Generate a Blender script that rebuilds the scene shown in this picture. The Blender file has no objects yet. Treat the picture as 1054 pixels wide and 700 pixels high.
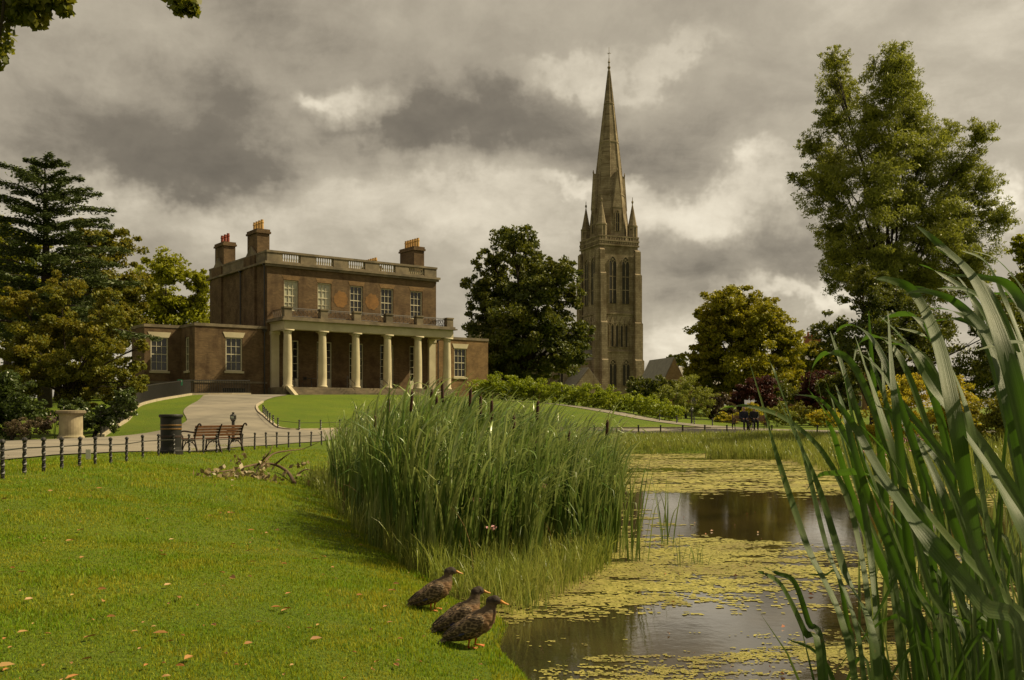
import bpy, bmesh, math, random
import numpy as np
from mathutils import Vector, Matrix, noise as mnoise
from mathutils.geometry import delaunay_2d_cdt

random.seed(7); rng = np.random.default_rng(7)
R = math.radians
scene = bpy.context.scene
COL = scene.collection

# ------------------------------------------------------------------ camera, sky, sun, exposure
EYE = 1.75
cam = bpy.data.objects.new('camera', bpy.data.cameras.new('camera'))
COL.objects.link(cam); scene.camera = cam
cam.data.sensor_width = 36; cam.data.lens = 36*1000/1054; cam.data.shift_y = 75/1054
cam.data.clip_start = 0.05; cam.data.clip_end = 6000
cam.location = (0, 0, EYE); cam.rotation_euler = (R(90), 0, 0)      # level camera, rising front: verticals stay upright

scene.view_settings.view_transform = 'Standard'; scene.view_settings.look = 'None'
scene.view_settings.gamma = 1; scene.view_settings.use_curve_mapping = False
scene.view_settings.exposure = 0.50
try:
    scene.cycles.transparent_max_bounces = 12; scene.cycles.max_bounces = 6
    scene.cycles.use_denoising = True
except Exception: pass

SUN = Vector((0.84, 0.20, 0.92)).normalized()
sun = bpy.data.objects.new('sun', bpy.data.lights.new('sun', 'SUN')); COL.objects.link(sun)
sun.data.energy = 5.0; sun.data.angle = R(.8); sun.data.color = (1.0, 0.84, 0.52)
sun.rotation_euler = SUN.to_track_quat('Z', 'Y').to_euler()

class NT:
    """tiny node-tree writer"""
    def __init__(s, tree): s.t = tree; s.t.nodes.clear()
    def n(s, typ, **kw):
        nd = s.t.nodes.new(typ)
        for k, v in kw.items():
            if k == 'inp':
                for a, b in v.items():
                    if isinstance(b, bpy.types.NodeSocket): s.t.links.new(b, nd.inputs[a])
                    else: nd.inputs[a].default_value = b
            else: setattr(nd, k, v)
        return nd
    def math(s, op, a, b=0.0, clamp=False):
        nd = s.n('ShaderNodeMath', operation=op, use_clamp=clamp, inp={0: a, 1: b}); return nd.outputs[0]
    def mix(s, f, a, b, bt='MIX'):
        nd = s.n('ShaderNodeMix', data_type='RGBA', blend_type=bt)
        for i, v in ((0, f), (6, a), (7, b)):
            if isinstance(v, bpy.types.NodeSocket): s.t.links.new(v, nd.inputs[i])
            else: nd.inputs[i].default_value = v if i == 0 else (*v[:3], 1)
        return nd.outputs[2]
    def ramp(s, f, stops, interp='LINEAR'):
        nd = s.n('ShaderNodeValToRGB', inp={0: f}); cr = nd.color_ramp; cr.interpolation = interp
        while len(cr.elements) < len(stops): cr.elements.new(0.5)
        for e, (p, c) in zip(cr.elements, stops): e.position = p; e.color = (*c[:3], 1)
        return nd.outputs[0]
    def noise(s, vec, scale, detail=4, rough=0.5, dist=0.0):
        nd = s.n('ShaderNodeTexNoise', inp={'Scale': scale, 'Detail': detail, 'Roughness': rough, 'Distortion': dist})
        if vec is not None: s.t.links.new(vec, nd.inputs['Vector'])
        return nd.outputs[0]
    def smooth(s, v, a, b, lo=0.0, hi=1.0):
        nd = s.n('ShaderNodeMapRange', interpolation_type='SMOOTHSTEP', inp={0: v, 1: a, 2: b, 3: lo, 4: hi}); return nd.outputs[0]

world = bpy.data.worlds.new('World'); scene.world = world; world.use_nodes = True
w = NT(world.node_tree)
tc = w.n('ShaderNodeTexCoord'); d = tc.outputs['Generated']
sky = w.n('ShaderNodeTexSky', sky_type='NISHITA', sun_disc=False)
sky.sun_elevation = math.asin(SUN.z); sky.sun_rotation = math.atan2(SUN.x, SUN.y)
sep = w.n('ShaderNodeSeparateXYZ', inp={0: d})
zc = w.math('ADD', w.math('MAXIMUM', sep.outputs[2], 0.0), 0.30)
px_ = w.math('DIVIDE', sep.outputs[0], zc); py_ = w.math('DIVIDE', sep.outputs[1], zc)
cv = w.n('ShaderNodeCombineXYZ', inp={0: px_, 1: py_, 2: 3.7}).outputs[0]
def skydir(px, py):
    v = Vector(((px-527)/1000, 1, (425-py)/1000)); v.normalize(); return v
warp = w.n('ShaderNodeTexNoise', inp={'Vector': d, 'Scale': 5.0, 'Detail': 6.0, 'Roughness': 0.62})
wv = w.n('ShaderNodeVectorMath', operation='SUBTRACT', inp={0: warp.outputs[1], 1: (0.5, 0.5, 0.5)}).outputs[0]
wv = w.n('ShaderNodeVectorMath', operation='SCALE', inp={0: wv, 3: 0.22}).outputs[0]
dw = w.n('ShaderNodeVectorMath', operation='ADD', inp={0: d, 1: wv}).outputs[0]
def skyblob(px, py, sx, sy, amp):
    """a cloud mass at a compass direction, with ragged edges"""
    c = skydir(px, py)
    q = w.n('ShaderNodeVectorMath', operation='SUBTRACT', inp={0: dw, 1: tuple(c)}).outputs[0]
    q = w.n('ShaderNodeVectorMath', operation='MULTIPLY', inp={0: q, 1: (1000/sx, 1000/sx, 1000/sy)}).outputs[0]
    l = w.n('ShaderNodeVectorMath', operation='LENGTH', inp={0: q}).outputs[1]
    return w.smooth(l, 0.25, 1.25, amp, 0.0)
n1 = w.noise(cv, 1.7, 9, 0.56, 0.5)
n2 = w.noise(cv, 6.0, 7, 0.6, 0.35)
n3 = w.noise(dw, 3.2, 8, 0.62, 0.2)
base = w.math('ADD', w.math('ADD', w.math('MULTIPLY', n1, 0.42), w.math('MULTIPLY', n2, 0.22)), w.math('MULTIPLY', n3, 0.36))
for b in [(110, 145, 240, 70, -.15), (230, 60, 300, 80, -.03), (240, 185, 130, 34, -.09), (540, 118, 190, 44, -.11), (430, 130, 110, 26, -.08), (690, 155, 110, 36, -.07),
          (430, 25, 320, 60, -.03), (640, 195, 120, 36, -.06), (370, 106, 60, 26, .24), (325, 98, 30, 14, .10), (585, 74, 70, 16, .12), (705, 68, 60, 16, .08), (470, 200, 190, 30, .10), (720, 215, 120, 30, .20), (610, 190, 60, 12, .14),
          (300, 235, 300, 40, .05), (820, 290, 90, 14, .22), (690, 345, 50, 50, .16), (760, 180, 130, 30, .06), (905, 40, 200, 60, .03), (790, 265, 140, 50, -.08), (1040, 185, 30, 40, .25), (560, 260, 90, 60, .05), (100, 220, 120, 24, .08)]:
    base = w.math('ADD', base, skyblob(*b))
cc = w.ramp(base, [(0.22, (1.05, .88, .63)), (0.34, (1.50, 1.27, .92)), (0.43, (2.6, 2.24, 1.66)), (0.54, (3.6, 3.15, 2.36)), (0.66, (5.4, 4.8, 3.7)), (0.84, (8.0, 7.3, 5.8))])
mx = w.mix(0.97, sky.outputs[0], cc)
bg = w.n('ShaderNodeBackground', inp={'Color': mx, 'Strength': 0.1})
out = w.n('ShaderNodeOutputWorld'); world.node_tree.links.new(bg.outputs[0], out.inputs[0])

# ------------------------------------------------------------------ materials
MATS = {}
def mat(name, c1, c2=None, scale=5.0, rough=0.8, bump=0.0, metal=0.0, detail=5, spec=0.4, coord='Object', c3=None, scale3=0.6, bscale=None):
    if name in MATS: return MATS[name]
    m = bpy.data.materials.new(name); m.use_nodes = True; t = NT(m.node_tree)
    tcn = t.n('ShaderNodeTexCoord').outputs[coord]
    nz = t.noise(tcn, scale, detail, 0.6)
    col = t.mix(t.smooth(nz, 0.3, 0.7), c1, c2 or tuple(x*0.75 for x in c1))
    if c3: col = t.mix(t.smooth(t.noise(tcn, scale3, 4, .6), 0.42, 0.68), col, c3)
    p = t.n('ShaderNodeBsdfPrincipled', inp={'Base Color': col, 'Roughness': rough, 'Metallic': metal, 'Specular IOR Level': spec})
    if bump:
        b = t.n('ShaderNodeBump', inp={'Strength': bump, 'Distance': 0.02, 'Height': t.noise(tcn, bscale or scale*3, 4, .6)})
        t.t.links.new(b.outputs[0], p.inputs['Normal'])
    o = t.n('ShaderNodeOutputMaterial'); t.t.links.new(p.outputs[0], o.inputs[0])
    MATS[name] = m; return m

def leafmat(name, c1, c2, c3=None, trans=0.35, rough=0.5, spec=0.3, big=0.5):
    """foliage: tone differs per leaf and per patch of the plant; light passes through"""
    if name in MATS: return MATS[name]
    m = bpy.data.materials.new(name); m.use_nodes = True; t = NT(m.node_tree)
    g = t.n('ShaderNodeNewGeometry'); tcn = t.n('ShaderNodeTexCoord').outputs['Object']
    rnd = g.outputs['Random Per Island']
    col = t.mix(rnd, c1, c2)
    nz = t.smooth(t.noise(tcn, big, 3, .6), .38, .66)
    if c3: col = t.mix(t.math('MULTIPLY', nz, t.smooth(rnd, .0, .8)), col, c3)
    p = t.n('ShaderNodeBsdfPrincipled', inp={'Base Color': col, 'Roughness': rough, 'Specular IOR Level': spec})
    tr = t.n('ShaderNodeBsdfTranslucent', inp={'Color': t.mix(0.5, col, tuple(min(1, x*1.5) for x in (c3 or c2)))})
    mxs = t.n('ShaderNodeMixShader', inp={0: trans, 1: p.outputs[0], 2: tr.outputs[0]})
    o = t.n('ShaderNodeOutputMaterial'); t.t.links.new(mxs.outputs[0], o.inputs[0])
    MATS[name] = m; return m

def brickmat(name, c1, c2, mortar, dirt, w_=0.24, h_=0.085, patch=None):
    if name in MATS: return MATS[name]
    m = bpy.data.materials.new(name); m.use_nodes = True; t = NT(m.node_tree)
    tcn = t.n('ShaderNodeTexCoord').outputs['Object']
    s = t.n('ShaderNodeSeparateXYZ', inp={0: tcn})
    v = t.n('ShaderNodeCombineXYZ', inp={0: t.math('ADD', s.outputs[0], s.outputs[1]), 1: s.outputs[2], 2: 0.0}).outputs[0]
    b = t.n('ShaderNodeTexBrick', inp={'Vector': v, 'Color1': (*c1, 1), 'Color2': (*c2, 1), 'Mortar': (*mortar, 1), 'Scale': 1.0, 'Mortar Size': .008, 'Bias': -.1, 'Brick Width': w_, 'Row Height': h_})
    col = t.mix(t.smooth(t.noise(tcn, .9, 6, .65), .4, .72), b.outputs[0], dirt)
    # soot runs down the wall
    sv = t.n('ShaderNodeVectorMath', operation='MULTIPLY', inp={0: tcn, 1: (1.6, 1.6, .22)}).outputs[0]
    col = t.mix(t.smooth(t.noise(sv, 1.0, 5, .6), .5, .8, 0, .55), col, tuple(x*.45 for x in dirt))
    p = t.n('ShaderNodeBsdfPrincipled', inp={'Base Color': col, 'Roughness': .9, 'Specular IOR Level': .2})
    bm = t.n('ShaderNodeBump', inp={'Strength': .5, 'Distance': .02, 'Height': b.outputs[1]}); bm.invert = True
    t.t.links.new(bm.outputs[0], p.inputs['Normal'])
    o = t.n('ShaderNodeOutputMaterial'); t.t.links.new(p.outputs[0], o.inputs[0])
    MATS[name] = m; return m

M_brick = brickmat('dark brick', (.160, .102, .050), (.100, .064, .032), (.13, .095, .06), (.070, .042, .022))
M_brick_l = brickmat('stock brick', (.24, .145, .062), (.17, .10, .042), (.18, .13, .08), (.11, .068, .032))
M_stone = mat('weathered stone', (.22, .175, .11), (.135, .105, .065), 1.5, .85, .3, c3=(.10, .08, .05), scale3=.7)
M_render = mat('cream painted stone', (.50, .44, .29), (.42, .36, .235), 1.2, .75, .1, c3=(.40, .34, .22), scale3=.5)
M_white = mat('old white paint', (.55, .50, .36), (.45, .41, .29), 3, .6)
M_slate = mat('slate', (.10, .10, .095), (.06, .06, .055), 2, .6, .3)
M_iron = mat('black iron', (.012, .011, .010), (.022, .018, .014), 8, .45, .1, spec=.5)
M_rust = mat('rusted iron', (.035, .016, .009), (.016, .011, .009), 14, .7, .2)
M_glass = mat('dark window glass', (.014, .014, .012), (.03, .028, .022), .7, .06, spec=.6)
M_blind = mat('glass with pale blind', (.40, .40, .30), (.34, .33, .25), .8, .2, spec=.6)
M_tower = None
M_potR = mat('red clay', (.24, .045, .02), (.18, .035, .018), 6, .8)
M_potY = mat('buff clay', (.55, .33, .11), (.42, .24, .08), 6, .8)
M_trunk = mat('bark', (.045, .033, .022), (.02, .015, .01), 6, .95, .6)
M_wood = mat('weathered red-brown wood', (.15, .060, .024), (.085, .035, .016), 12, .55, .2)
M_dirt = mat('wet soil', (.04, .03, .018), (.02, .016, .01), 6, .9)

def ashlar():
    m = bpy.data.materials.new('tower stone'); m.use_nodes = True; t = NT(m.node_tree)
    tcn = t.n('ShaderNodeTexCoord').outputs['Object']
    s = t.n('ShaderNodeSeparateXYZ', inp={0: tcn})
    v = t.n('ShaderNodeCombineXYZ', inp={0: t.math('ADD', s.outputs[0], s.outputs[1]), 1: s.outputs[2], 2: 0.0}).outputs[0]
    b = t.n('ShaderNodeTexBrick', inp={'Vector': v, 'Color1': (.29, .235, .155, 1), 'Color2': (.21, .17, .11, 1), 'Mortar': (.12, .09, .055, 1), 'Scale': 1.0, 'Mortar Size': .02, 'Brick Width': .8, 'Row Height': .38})
    col = t.mix(t.smooth(t.noise(tcn, .35, 7, .65), .42, .7), b.outputs[0], (.12, .088, .05))
    sv = t.n('ShaderNodeVectorMath', operation='MULTIPLY', inp={0: tcn, 1: (1.2, 1.2, .12)}).outputs[0]
    col = t.mix(t.smooth(t.noise(sv, 1.0, 6, .65), .48, .75, 0, .7), col, (.07, .052, .032))
    p = t.n('ShaderNodeBsdfPrincipled', inp={'Base Color': col, 'Roughness': .95, 'Specular IOR Level': .15})
    o = t.n('ShaderNodeOutputMaterial'); t.t.links.new(p.outputs[0], o.inputs[0])
    return m
M_tower = ashlar()

# ------------------------------------------------------------------ mesh helpers
class MB:
    def __init__(s): s.v = []; s.f = []
    def add(s, vs, fs):
        o = len(s.v); s.v += [tuple(p) for p in vs]; s.f += [tuple(i+o for i in f) for f in fs]; return s
    def box(s, x0, x1, y0, y1, z0, z1, M=None):
        vs = [(x0,y0,z0),(x1,y0,z0),(x1,y1,z0),(x0,y1,z0),(x0,y0,z1),(x1,y0,z1),(x1,y1,z1),(x0,y1,z1)]
        if M is not None: vs = [tuple(M @ Vector(p)) for p in vs]
        return s.add(vs, [(0,3,2,1),(4,5,6,7),(0,1,5,4),(1,2,6,5),(2,3,7,6),(3,0,4,7)])
    def bar(s, a, b, r=.02, n=4): return s.tube([a, b], [r, r], n)
    def tube(s, pts, rad, n=6, cap=True):
        pts = [Vector(p) for p in pts]; rings = []; up0 = Vector((0.13, 0.31, 1)).normalized()
        for i, p in enumerate(pts):
            tdir = (pts[min(i+1, len(pts)-1)]-pts[max(i-1, 0)]).normalized()
            up = up0 if abs(tdir.dot(up0)) < .95 else Vector((1, 0, 0))
            a = tdir.cross(up).normalized(); b = tdir.cross(a).normalized()
            rings.append([p+(a*math.cos(2*math.pi*k/n+math.pi/n)+b*math.sin(2*math.pi*k/n+math.pi/n))*rad[i] for k in range(n)])
        vs = [q for r in rings for q in r]; fs = []
        for i in range(len(pts)-1):
            for k in range(n): fs.append((i*n+k, i*n+(k+1) % n, (i+1)*n+(k+1) % n, (i+1)*n+k))
        if cap: fs += [tuple(range(n-1, -1, -1)), tuple((len(pts)-1)*n+k for k in range(n))]
        return s.add(vs, fs)
    def lathe(s, prof, n=20, c=(0, 0, 0), a0=0.0, cap=True, sx=1, sy=1):
        vs = [(c[0]+r*sx*math.cos(a0+2*math.pi*k/n), c[1]+r*sy*math.sin(a0+2*math.pi*k/n), c[2]+z) for r, z in prof for k in range(n)]
        fs = [(i*n+k, i*n+(k+1) % n, (i+1)*n+(k+1) % n, (i+1)*n+k) for i in range(len(prof)-1) for k in range(n)]
        if cap: fs += [tuple(range(n-1, -1, -1)), tuple((len(prof)-1)*n+k for k in range(n))]
        return s.add(vs, fs)
    def prism(s, poly, fn, d0, d1):
        """poly in (a,z), extruded between depth d0 and d1; fn(a,z,d)->xyz"""
        n = len(poly); vs = [fn(a, z, d0) for a, z in poly]+[fn(a, z, d1) for a, z in poly]
        return s.add(vs, [tuple(range(n)), tuple(range(2*n-1, n-1, -1))]+[(i, (i+1) % n, n+(i+1) % n, n+i) for i in range(n)])
    def build(s, name, m, parent=None, smooth=False, bevel=0):
        me = bpy.data.meshes.new(name); me.from_pydata(s.v, [], s.f); me.update()
        bmm = bmesh.new(); bmm.from_mesh(me); bmesh.ops.recalc_face_normals(bmm, faces=bmm.faces); bmm.to_mesh(me); bmm.free()
        if smooth: me.polygons.foreach_set('use_smooth', [True]*len(me.polygons))
        o = bpy.data.objects.new(name, me); COL.objects.link(o)
        if m: me.materials.append(m)
        if parent: o.parent = parent
        if bevel:
            b = o.modifiers.new('bevel', 'BEVEL'); b.width = bevel; b.segments = 2; b.limit_method = 'ANGLE'
        return o

def npmesh(name, V, F, m, parent=None, smooth=False):
    """V (n,3), F (k,3|4) arrays"""
    V = np.asarray(V, dtype=np.float32); F = np.asarray(F, dtype=np.int32); k = F.shape[1]
    me = bpy.data.meshes.new(name)
    me.vertices.add(len(V)); me.vertices.foreach_set('co', V.ravel())
    me.loops.add(F.size); me.loops.foreach_set('vertex_index', F.ravel())
    me.polygons.add(len(F)); me.polygons.foreach_set('loop_start', np.arange(0, F.size, k, dtype=np.int32))
    try: me.polygons.foreach_set('loop_total', np.full(len(F), k, dtype=np.int32))
    except Exception: pass
    if smooth: me.polygons.foreach_set('use_smooth', np.ones(len(F), dtype=bool))
    me.update(calc_edges=True); me.validate()
    o = bpy.data.objects.new(name, me); COL.objects.link(o)
    if m: me.materials.append(m)
    if parent: o.parent = parent
    return o

def tag(o, label=None, cat=None, group=None, kind=None):
    if label: o['label'] = label
    if cat: o['category'] = cat
    if group: o['group'] = group
    if kind: o['kind'] = kind
    return o
def empty(name, loc, label, cat, group=None, rz=0):
    o = bpy.data.objects.new(name, None); COL.objects.link(o); o.location = loc; o.rotation_euler = (0, 0, rz)
    o.empty_display_size = .2
    return tag(o, label, cat, group)
def copy_tree(o, parent=None):
    c = o.copy(); COL.objects.link(c); c.parent = parent
    for ch in [x for x in list(bpy.data.objects) if x.parent == o]: copy_tree(ch, c)
    return c

# ------------------------------------------------------------------ terrain
SHORE = [(1.2, -2), (.75, 2), (.42, 4.2), (.16, 6.3), (-.03, 8.0), (-.75, 9.8), (-1.6, 12.3), (-3.0, 17), (-4.4, 23), (-4.7, 28), (-3.4, 34), (0, 38.5), (5, 41.3),
         (9, 41.5), (12, 40), (11, 35), (10.2, 29), (10.8, 22), (12, 14), (11, 5), (9, -2)]
CP = [(0,0,.35),(-2.4,4.5,.50),(-7.2,13.7,.82),(-8.2,19,.74),(-8.7,24,.67),(-9,27.3,.6),(-8.9,32,.56),(-8.3,40,.5),(-5.5,21,.50),(-3,10,.52),(-10.2,29,.53),(-10,19,.76),
      (-14,30,.68),(-18,35,.67),(-17,38,.69),(-17.9,42,.62),(-17.8,44,.87),(-19.5,50,1.4),(-21,54,1.86),(-22,60,2.4),(-22.5,70,3.0),(-11.5,40,.85),(-13.3,46,1.3),(-15.9,53,1.82),
      (-17.7,61,2.4),(-18.8,68,2.9),(-19,74,3.08),(-10,47,1.05),(-8,55,1.6),(-8,66,2.4),(-6,80,3.1),(-12,72,3.0),(-5,44,.6),(0,49,.62),(8,54,.62),(14,57,.68),(25,55,.6),(11.6,60,.9),
      (7.5,66,1.6),(3.7,72,2.3),(-2,76,2.7),(0,62,1.5),(4,58,1.0),(11,66,1.1),(14,85,1.5),(30,90,1.5),(20,40,.5),(16,20,.6),(8,-5,.5),(-20,0,1.0),(-30,20,1.0),(-40,50,1.5),(-35,80,3),
      (-20,100,3.4),(0,110,3.5),(20,120,2.5),(40,60,1),(0,200,4),(60,200,3),(-60,200,4),(60,0,.8),(-60,0,1.2),(-60,100,3),(0,-20,.5),(-24,78,3.1),(-4,86,3.1),(14,44,.45),(14,33,.45)]
CPa = np.array(CP)
def phi(r): r = np.maximum(r, 1e-6); return r*r*np.log(r)
_P = CPa[:, :2]/50; _n = len(_P)
_A = np.zeros((_n+3, _n+3)); _A[:_n, :_n] = phi(np.linalg.norm(_P[:, None]-_P[None], axis=2))+np.eye(_n)*0.0008
_A[:_n, _n] = 1; _A[:_n, _n+1:] = _P; _A[_n, :_n] = 1; _A[_n+1:, :_n] = _P.T
_W = np.linalg.solve(_A, np.concatenate([CPa[:, 2], [0, 0, 0]]))
_S = np.array(SHORE); _S2 = np.roll(_S, -1, axis=0)
def shore_dist(X, Y):
    """signed distance to the pond edge: positive on land"""
    p = np.stack([X, Y], -1); best = np.full(X.shape, 1e9); inside = np.zeros(X.shape, bool)
    for a, b in zip(_S, _S2):
        ab = b-a; tt = np.clip(((p-a)@ab)/(ab@ab), 0, 1); dd = np.linalg.norm(p-(a+tt[..., None]*ab), axis=-1); best = np.minimum(best, dd)
        c = ((a[1] > Y) != (b[1] > Y)) & (X < (b[0]-a[0])*(Y-a[1])/(b[1]-a[1]+1e-12)+a[0]); inside ^= c
    return np.where(inside, -best, best)
def hgt(X, Y):
    X = np.asarray(X, float); Y = np.asarray(Y, float); sh = X.shape; X = X.ravel(); Y = Y.ravel()
    Xc = np.clip(X, -70, 70); Yc = np.clip(Y, -20, 205)
    q = np.stack([Xc, Yc], -1)/50
    B = phi(np.linalg.norm(q[:, None]-_P[None], axis=2))@_W[:_n]+_W[_n]+q@_W[_n+1:]
    B = np.maximum(B, .25)
    dd = shore_dist(X, Y)+.08*np.sin(X*2.1+Y*.7)+.05*np.sin(Y*3.3-X)
    land = .05+B*(1-np.exp(-np.maximum(dd, 0)/1.8))
    wat = -.10-.5*(1-np.exp(np.minimum(dd, 0)/.8))
    k = np.clip((dd+.10)/.2, 0, 1); k = k*k*(3-2*k)
    z = wat*(1-k)+land*k
    near = np.clip(1-Y/60, 0, 1)
    z = z+near*.012*(np.sin(X*1.7+Y*.9)+np.sin(X*.8-Y*1.3+1))*(dd > .3)
    return z.reshape(sh)
def H(x, y): return float(hgt(np.array([x]), np.array([y]))[0])
def at(px, py, Y):
    """world point seen at this place of the photograph, Y metres ahead"""
    return Vector(((px-527)/1000*Y, Y, EYE+(425-py)/1000*Y))
def gpt(px, Y): x = (px-527)/1000*Y; return Vector((x, Y, H(x, Y)))
def gnd(px, py):
    """where the sight line first meets the ground"""
    r = Vector(((px-527)/1000, 1, (425-py)/1000)); Ys = np.concatenate([np.arange(2, 30, .04), np.arange(30, 140, .2)])
    zz = hgt(r.x*Ys, Ys); z = EYE+r.z*Ys; i = np.argmax(z < zz)
    return Vector((r.x*Ys[i], Ys[i], zz[i]))

def axis_grid(segs):
    out = []
    for a, b, st in segs: out += list(np.arange(a, b, st))
    out.append(segs[-1][1]); return np.array(out)
gx = axis_grid([(-2500, -300, 220), (-300, -80, 20), (-80, -30, 2.5), (-30, -12, .6), (-12, 6, .2), (6, 30, .6), (30, 80, 2.5), (80, 300, 20), (300, 2500, 220)])
gy = axis_grid([(-300, -20, 20), (-20, 0, 1), (0, 3, .3), (3, 16, .15), (16, 45, .3), (45, 90, .7), (90, 150, 4), (150, 400, 25), (400, 3500, 250)])
GX, GY = np.meshgrid(gx, gy)
GZ = np.concatenate([hgt(GX[i:i+40], GY[i:i+40]) for i in range(0, len(gy), 40)])
nx = len(gx); idx = (np.arange(len(gy)-1)[:, None]*nx+np.arange(nx-1)[None]).ravel()
def lawnmat():
    m = bpy.data.materials.new('lawn'); m.use_nodes = True; t = NT(m.node_tree)
    p_ = t.n('ShaderNodeNewGeometry').outputs['Position']
    s = t.n('ShaderNodeSeparateXYZ', inp={0: p_})
    a = t.noise(p_, .35, 5, .6); b = t.noise(p_, 2.2, 5, .65); c = t.noise(p_, 26, 5, .7)
    col = t.mix(t.smooth(a, .35, .65), (.105, .165, .006), (.175, .225, .008))
    col = t.mix(t.smooth(b, .45, .72, 0, .6), col, (.19, .17, .030))
    col = t.mix(t.smooth(c, .3, .7, .0, .75), (.055, .085, .008), col)
    und = t.smooth(s.outputs[2], -.06, .07)
    col = t.mix(und, (.030, .024, .012), col)
    pr = t.n('ShaderNodeBsdfPrincipled', inp={'Base Color': col, 'Roughness': .9, 'Specular IOR Level': .15})
    bp = t.n('ShaderNodeBump', inp={'Strength': .8, 'Distance': .05, 'Height': t.noise(p_, 38, 4, .7)})
    t.t.links.new(bp.outputs[0], pr.inputs['Normal'])
    o = t.n('ShaderNodeOutputMaterial'); t.t.links.new(pr.outputs[0], o.inputs[0]); return m
g = npmesh('ground', np.stack([GX, GY, GZ], -1).reshape(-1, 3), np.stack([idx, idx+1, idx+nx+1, idx+nx], -1), lawnmat(), smooth=True)
tag(g, kind='structure')

# water
def watermat():
    m = bpy.data.materials.new('pond water'); m.use_nodes = True; t = NT(m.node_tree)
    p_ = t.n('ShaderNodeNewGeometry').outputs['Position']
    col = t.mix(t.smooth(t.noise(p_, .8, 4), .3, .7), (.020, .016, .008), (.040, .030, .012))
    pr = t.n('ShaderNodeBsdfPrincipled', inp={'Base Color': col, 'Roughness': .03, 'IOR': 1.45, 'Specular IOR Level': .9})
    bp = t.n('ShaderNodeBump', inp={'Strength': .14, 'Distance': .010, 'Height': t.noise(p_, 6, 4, .6)})
    t.t.links.new(bp.outputs[0], pr.inputs['Normal'])
    o = t.n('ShaderNodeOutputMaterial'); t.t.links.new(pr.outputs[0], o.inputs[0]); return m
wv_ = [(-8, -4, 0), (16, -4, 0), (16, 46, 0), (-8, 46, 0)]
o = MB().add([(x, y, 0) for x, y in [(-6, -3), (14, -3), (14, 43), (-6, 43)]], [(0, 1, 2, 3)]).build('water', watermat()); tag(o, kind='structure')

# duckweed floating as mats, built as small cells just above the water
def fbm(x, y, sc, seed=0, octv=4):
    return np.array([mnoise.fractal(Vector((a*sc+seed, b*sc, seed*1.7)), .6, 2.0, octv) for a, b in zip(x, y)])
def weed_cover(x, y):
    """share of the surface under duckweed, read off the photograph's mats"""
    c = np.full(x.shape, .12)
    def g_(cx, cy, sx, sy, amp): return amp*np.exp(-((x-cx)/sx)**2-((y-cy)/sy)**2)
    c = c+g_(.4, 9.6, 1.2, .9, .9)+g_(.75, 8.9, .9, .35, .5)          # along the front of the reeds
    c = c+g_(3, 11.3, 3.0, 1.7, .62)+g_(4.5, 9.3, 1.6, .8, .4)+g_(1.6, 12.6, 1.0, 2.0, .45)
    c = c+g_(.6, 6.3, .9, .4, .42)+g_(1.9, 6.6, 1.0, .45, .30)+g_(2.6, 7.2, .6, .4, .35)
    c = c+np.where(y > 20.5, .52*np.clip((y-20.5)/1.4, 0, 1), 0)*np.clip((x+1.5)/2, 0, 1)
    c = c-g_(1.1, 8.0, .9, .5, .55)-g_(2.3, 8.2, .9, .5, .5)-g_(3, 5.9, 1.3, .35, .6)-g_(4.4, 17.0, 2.4, 2.9, 1.0)-g_(6.0, 14.5, 2.2, 2.0, .55)
    c = c-g_(4.0, 30, 4.5, 1.2, .5)-g_(7, 37, 5, .8, .4)+g_(2.2, 15.5, .7, 1.6, .35)
    return c
def weed():
    V = []; F = []; off = 0
    for (x0, x1, y0, y1, st, sy) in [(-.6, 4.2, 4.6, 8.2, .018, .018), (-1.2, 7.5, 8.2, 13.5, .035, .035), (-2.5, 11.5, 13.5, 22, .07, .07), (-5, 12.5, 22, 42, .10, .16)]:
        xs = np.arange(x0, x1, st); ys = np.arange(y0, y1, sy); X, Y = np.meshgrid(xs, ys); X = X.ravel(); Y = Y.ravel()
        ok = (shore_dist(X, Y) < -.02) & (np.abs(X/Y) < .62); X = X[ok]; Y = Y[ok]
        cov = weed_cover(X, Y)
        n = .59+.64*fbm(X*.75, Y*2.2, 1.0, 3.1, 6)+.42*fbm(X*.6, Y*1.6, 13.0, 9.2, 5)
        k = n < cov+.08
        # stray fronds off the mats
        k |= (n < cov+.30) & (rng.random(len(X)) < .24); k &= rng.random(len(X)) < .93
        X = X[k]; Y = Y[k]; m_ = len(X)
        if not m_: continue
        j = lambda: (rng.random(m_)-.5)*st*.7
        hs = st*.56; hy = sy*.56
        c = [np.stack([X-hs+j(), Y-hy+j(), .004+0*X+rng.random(m_)*.003], -1), np.stack([X+hs+j(), Y-hy+j(), .004+rng.random(m_)*.003], -1), np.stack([X+hs+j(), Y+hy+j(), .004+rng.random(m_)*.003], -1), np.stack([X-hs+j(), Y+hy+j(), .004+rng.random(m_)*.003], -1)]
        V.append(np.stack(c, 1).reshape(-1, 3)); F.append(off+np.arange(m_*4).reshape(-1, 4)); off += m_*4
    return np.concatenate(V), np.concatenate(F)
M_weed = leafmat('duckweed', (.17, .160, .030), (.36, .32, .080), (.17, .135, .045), trans=.05, rough=.6, big=.8)
V, F = weed()
o = npmesh('duckweed', V, F, M_weed); tag(o, 'yellow-green duckweed floating in mats on the pond', 'duckweed', kind='stuff')

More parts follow.
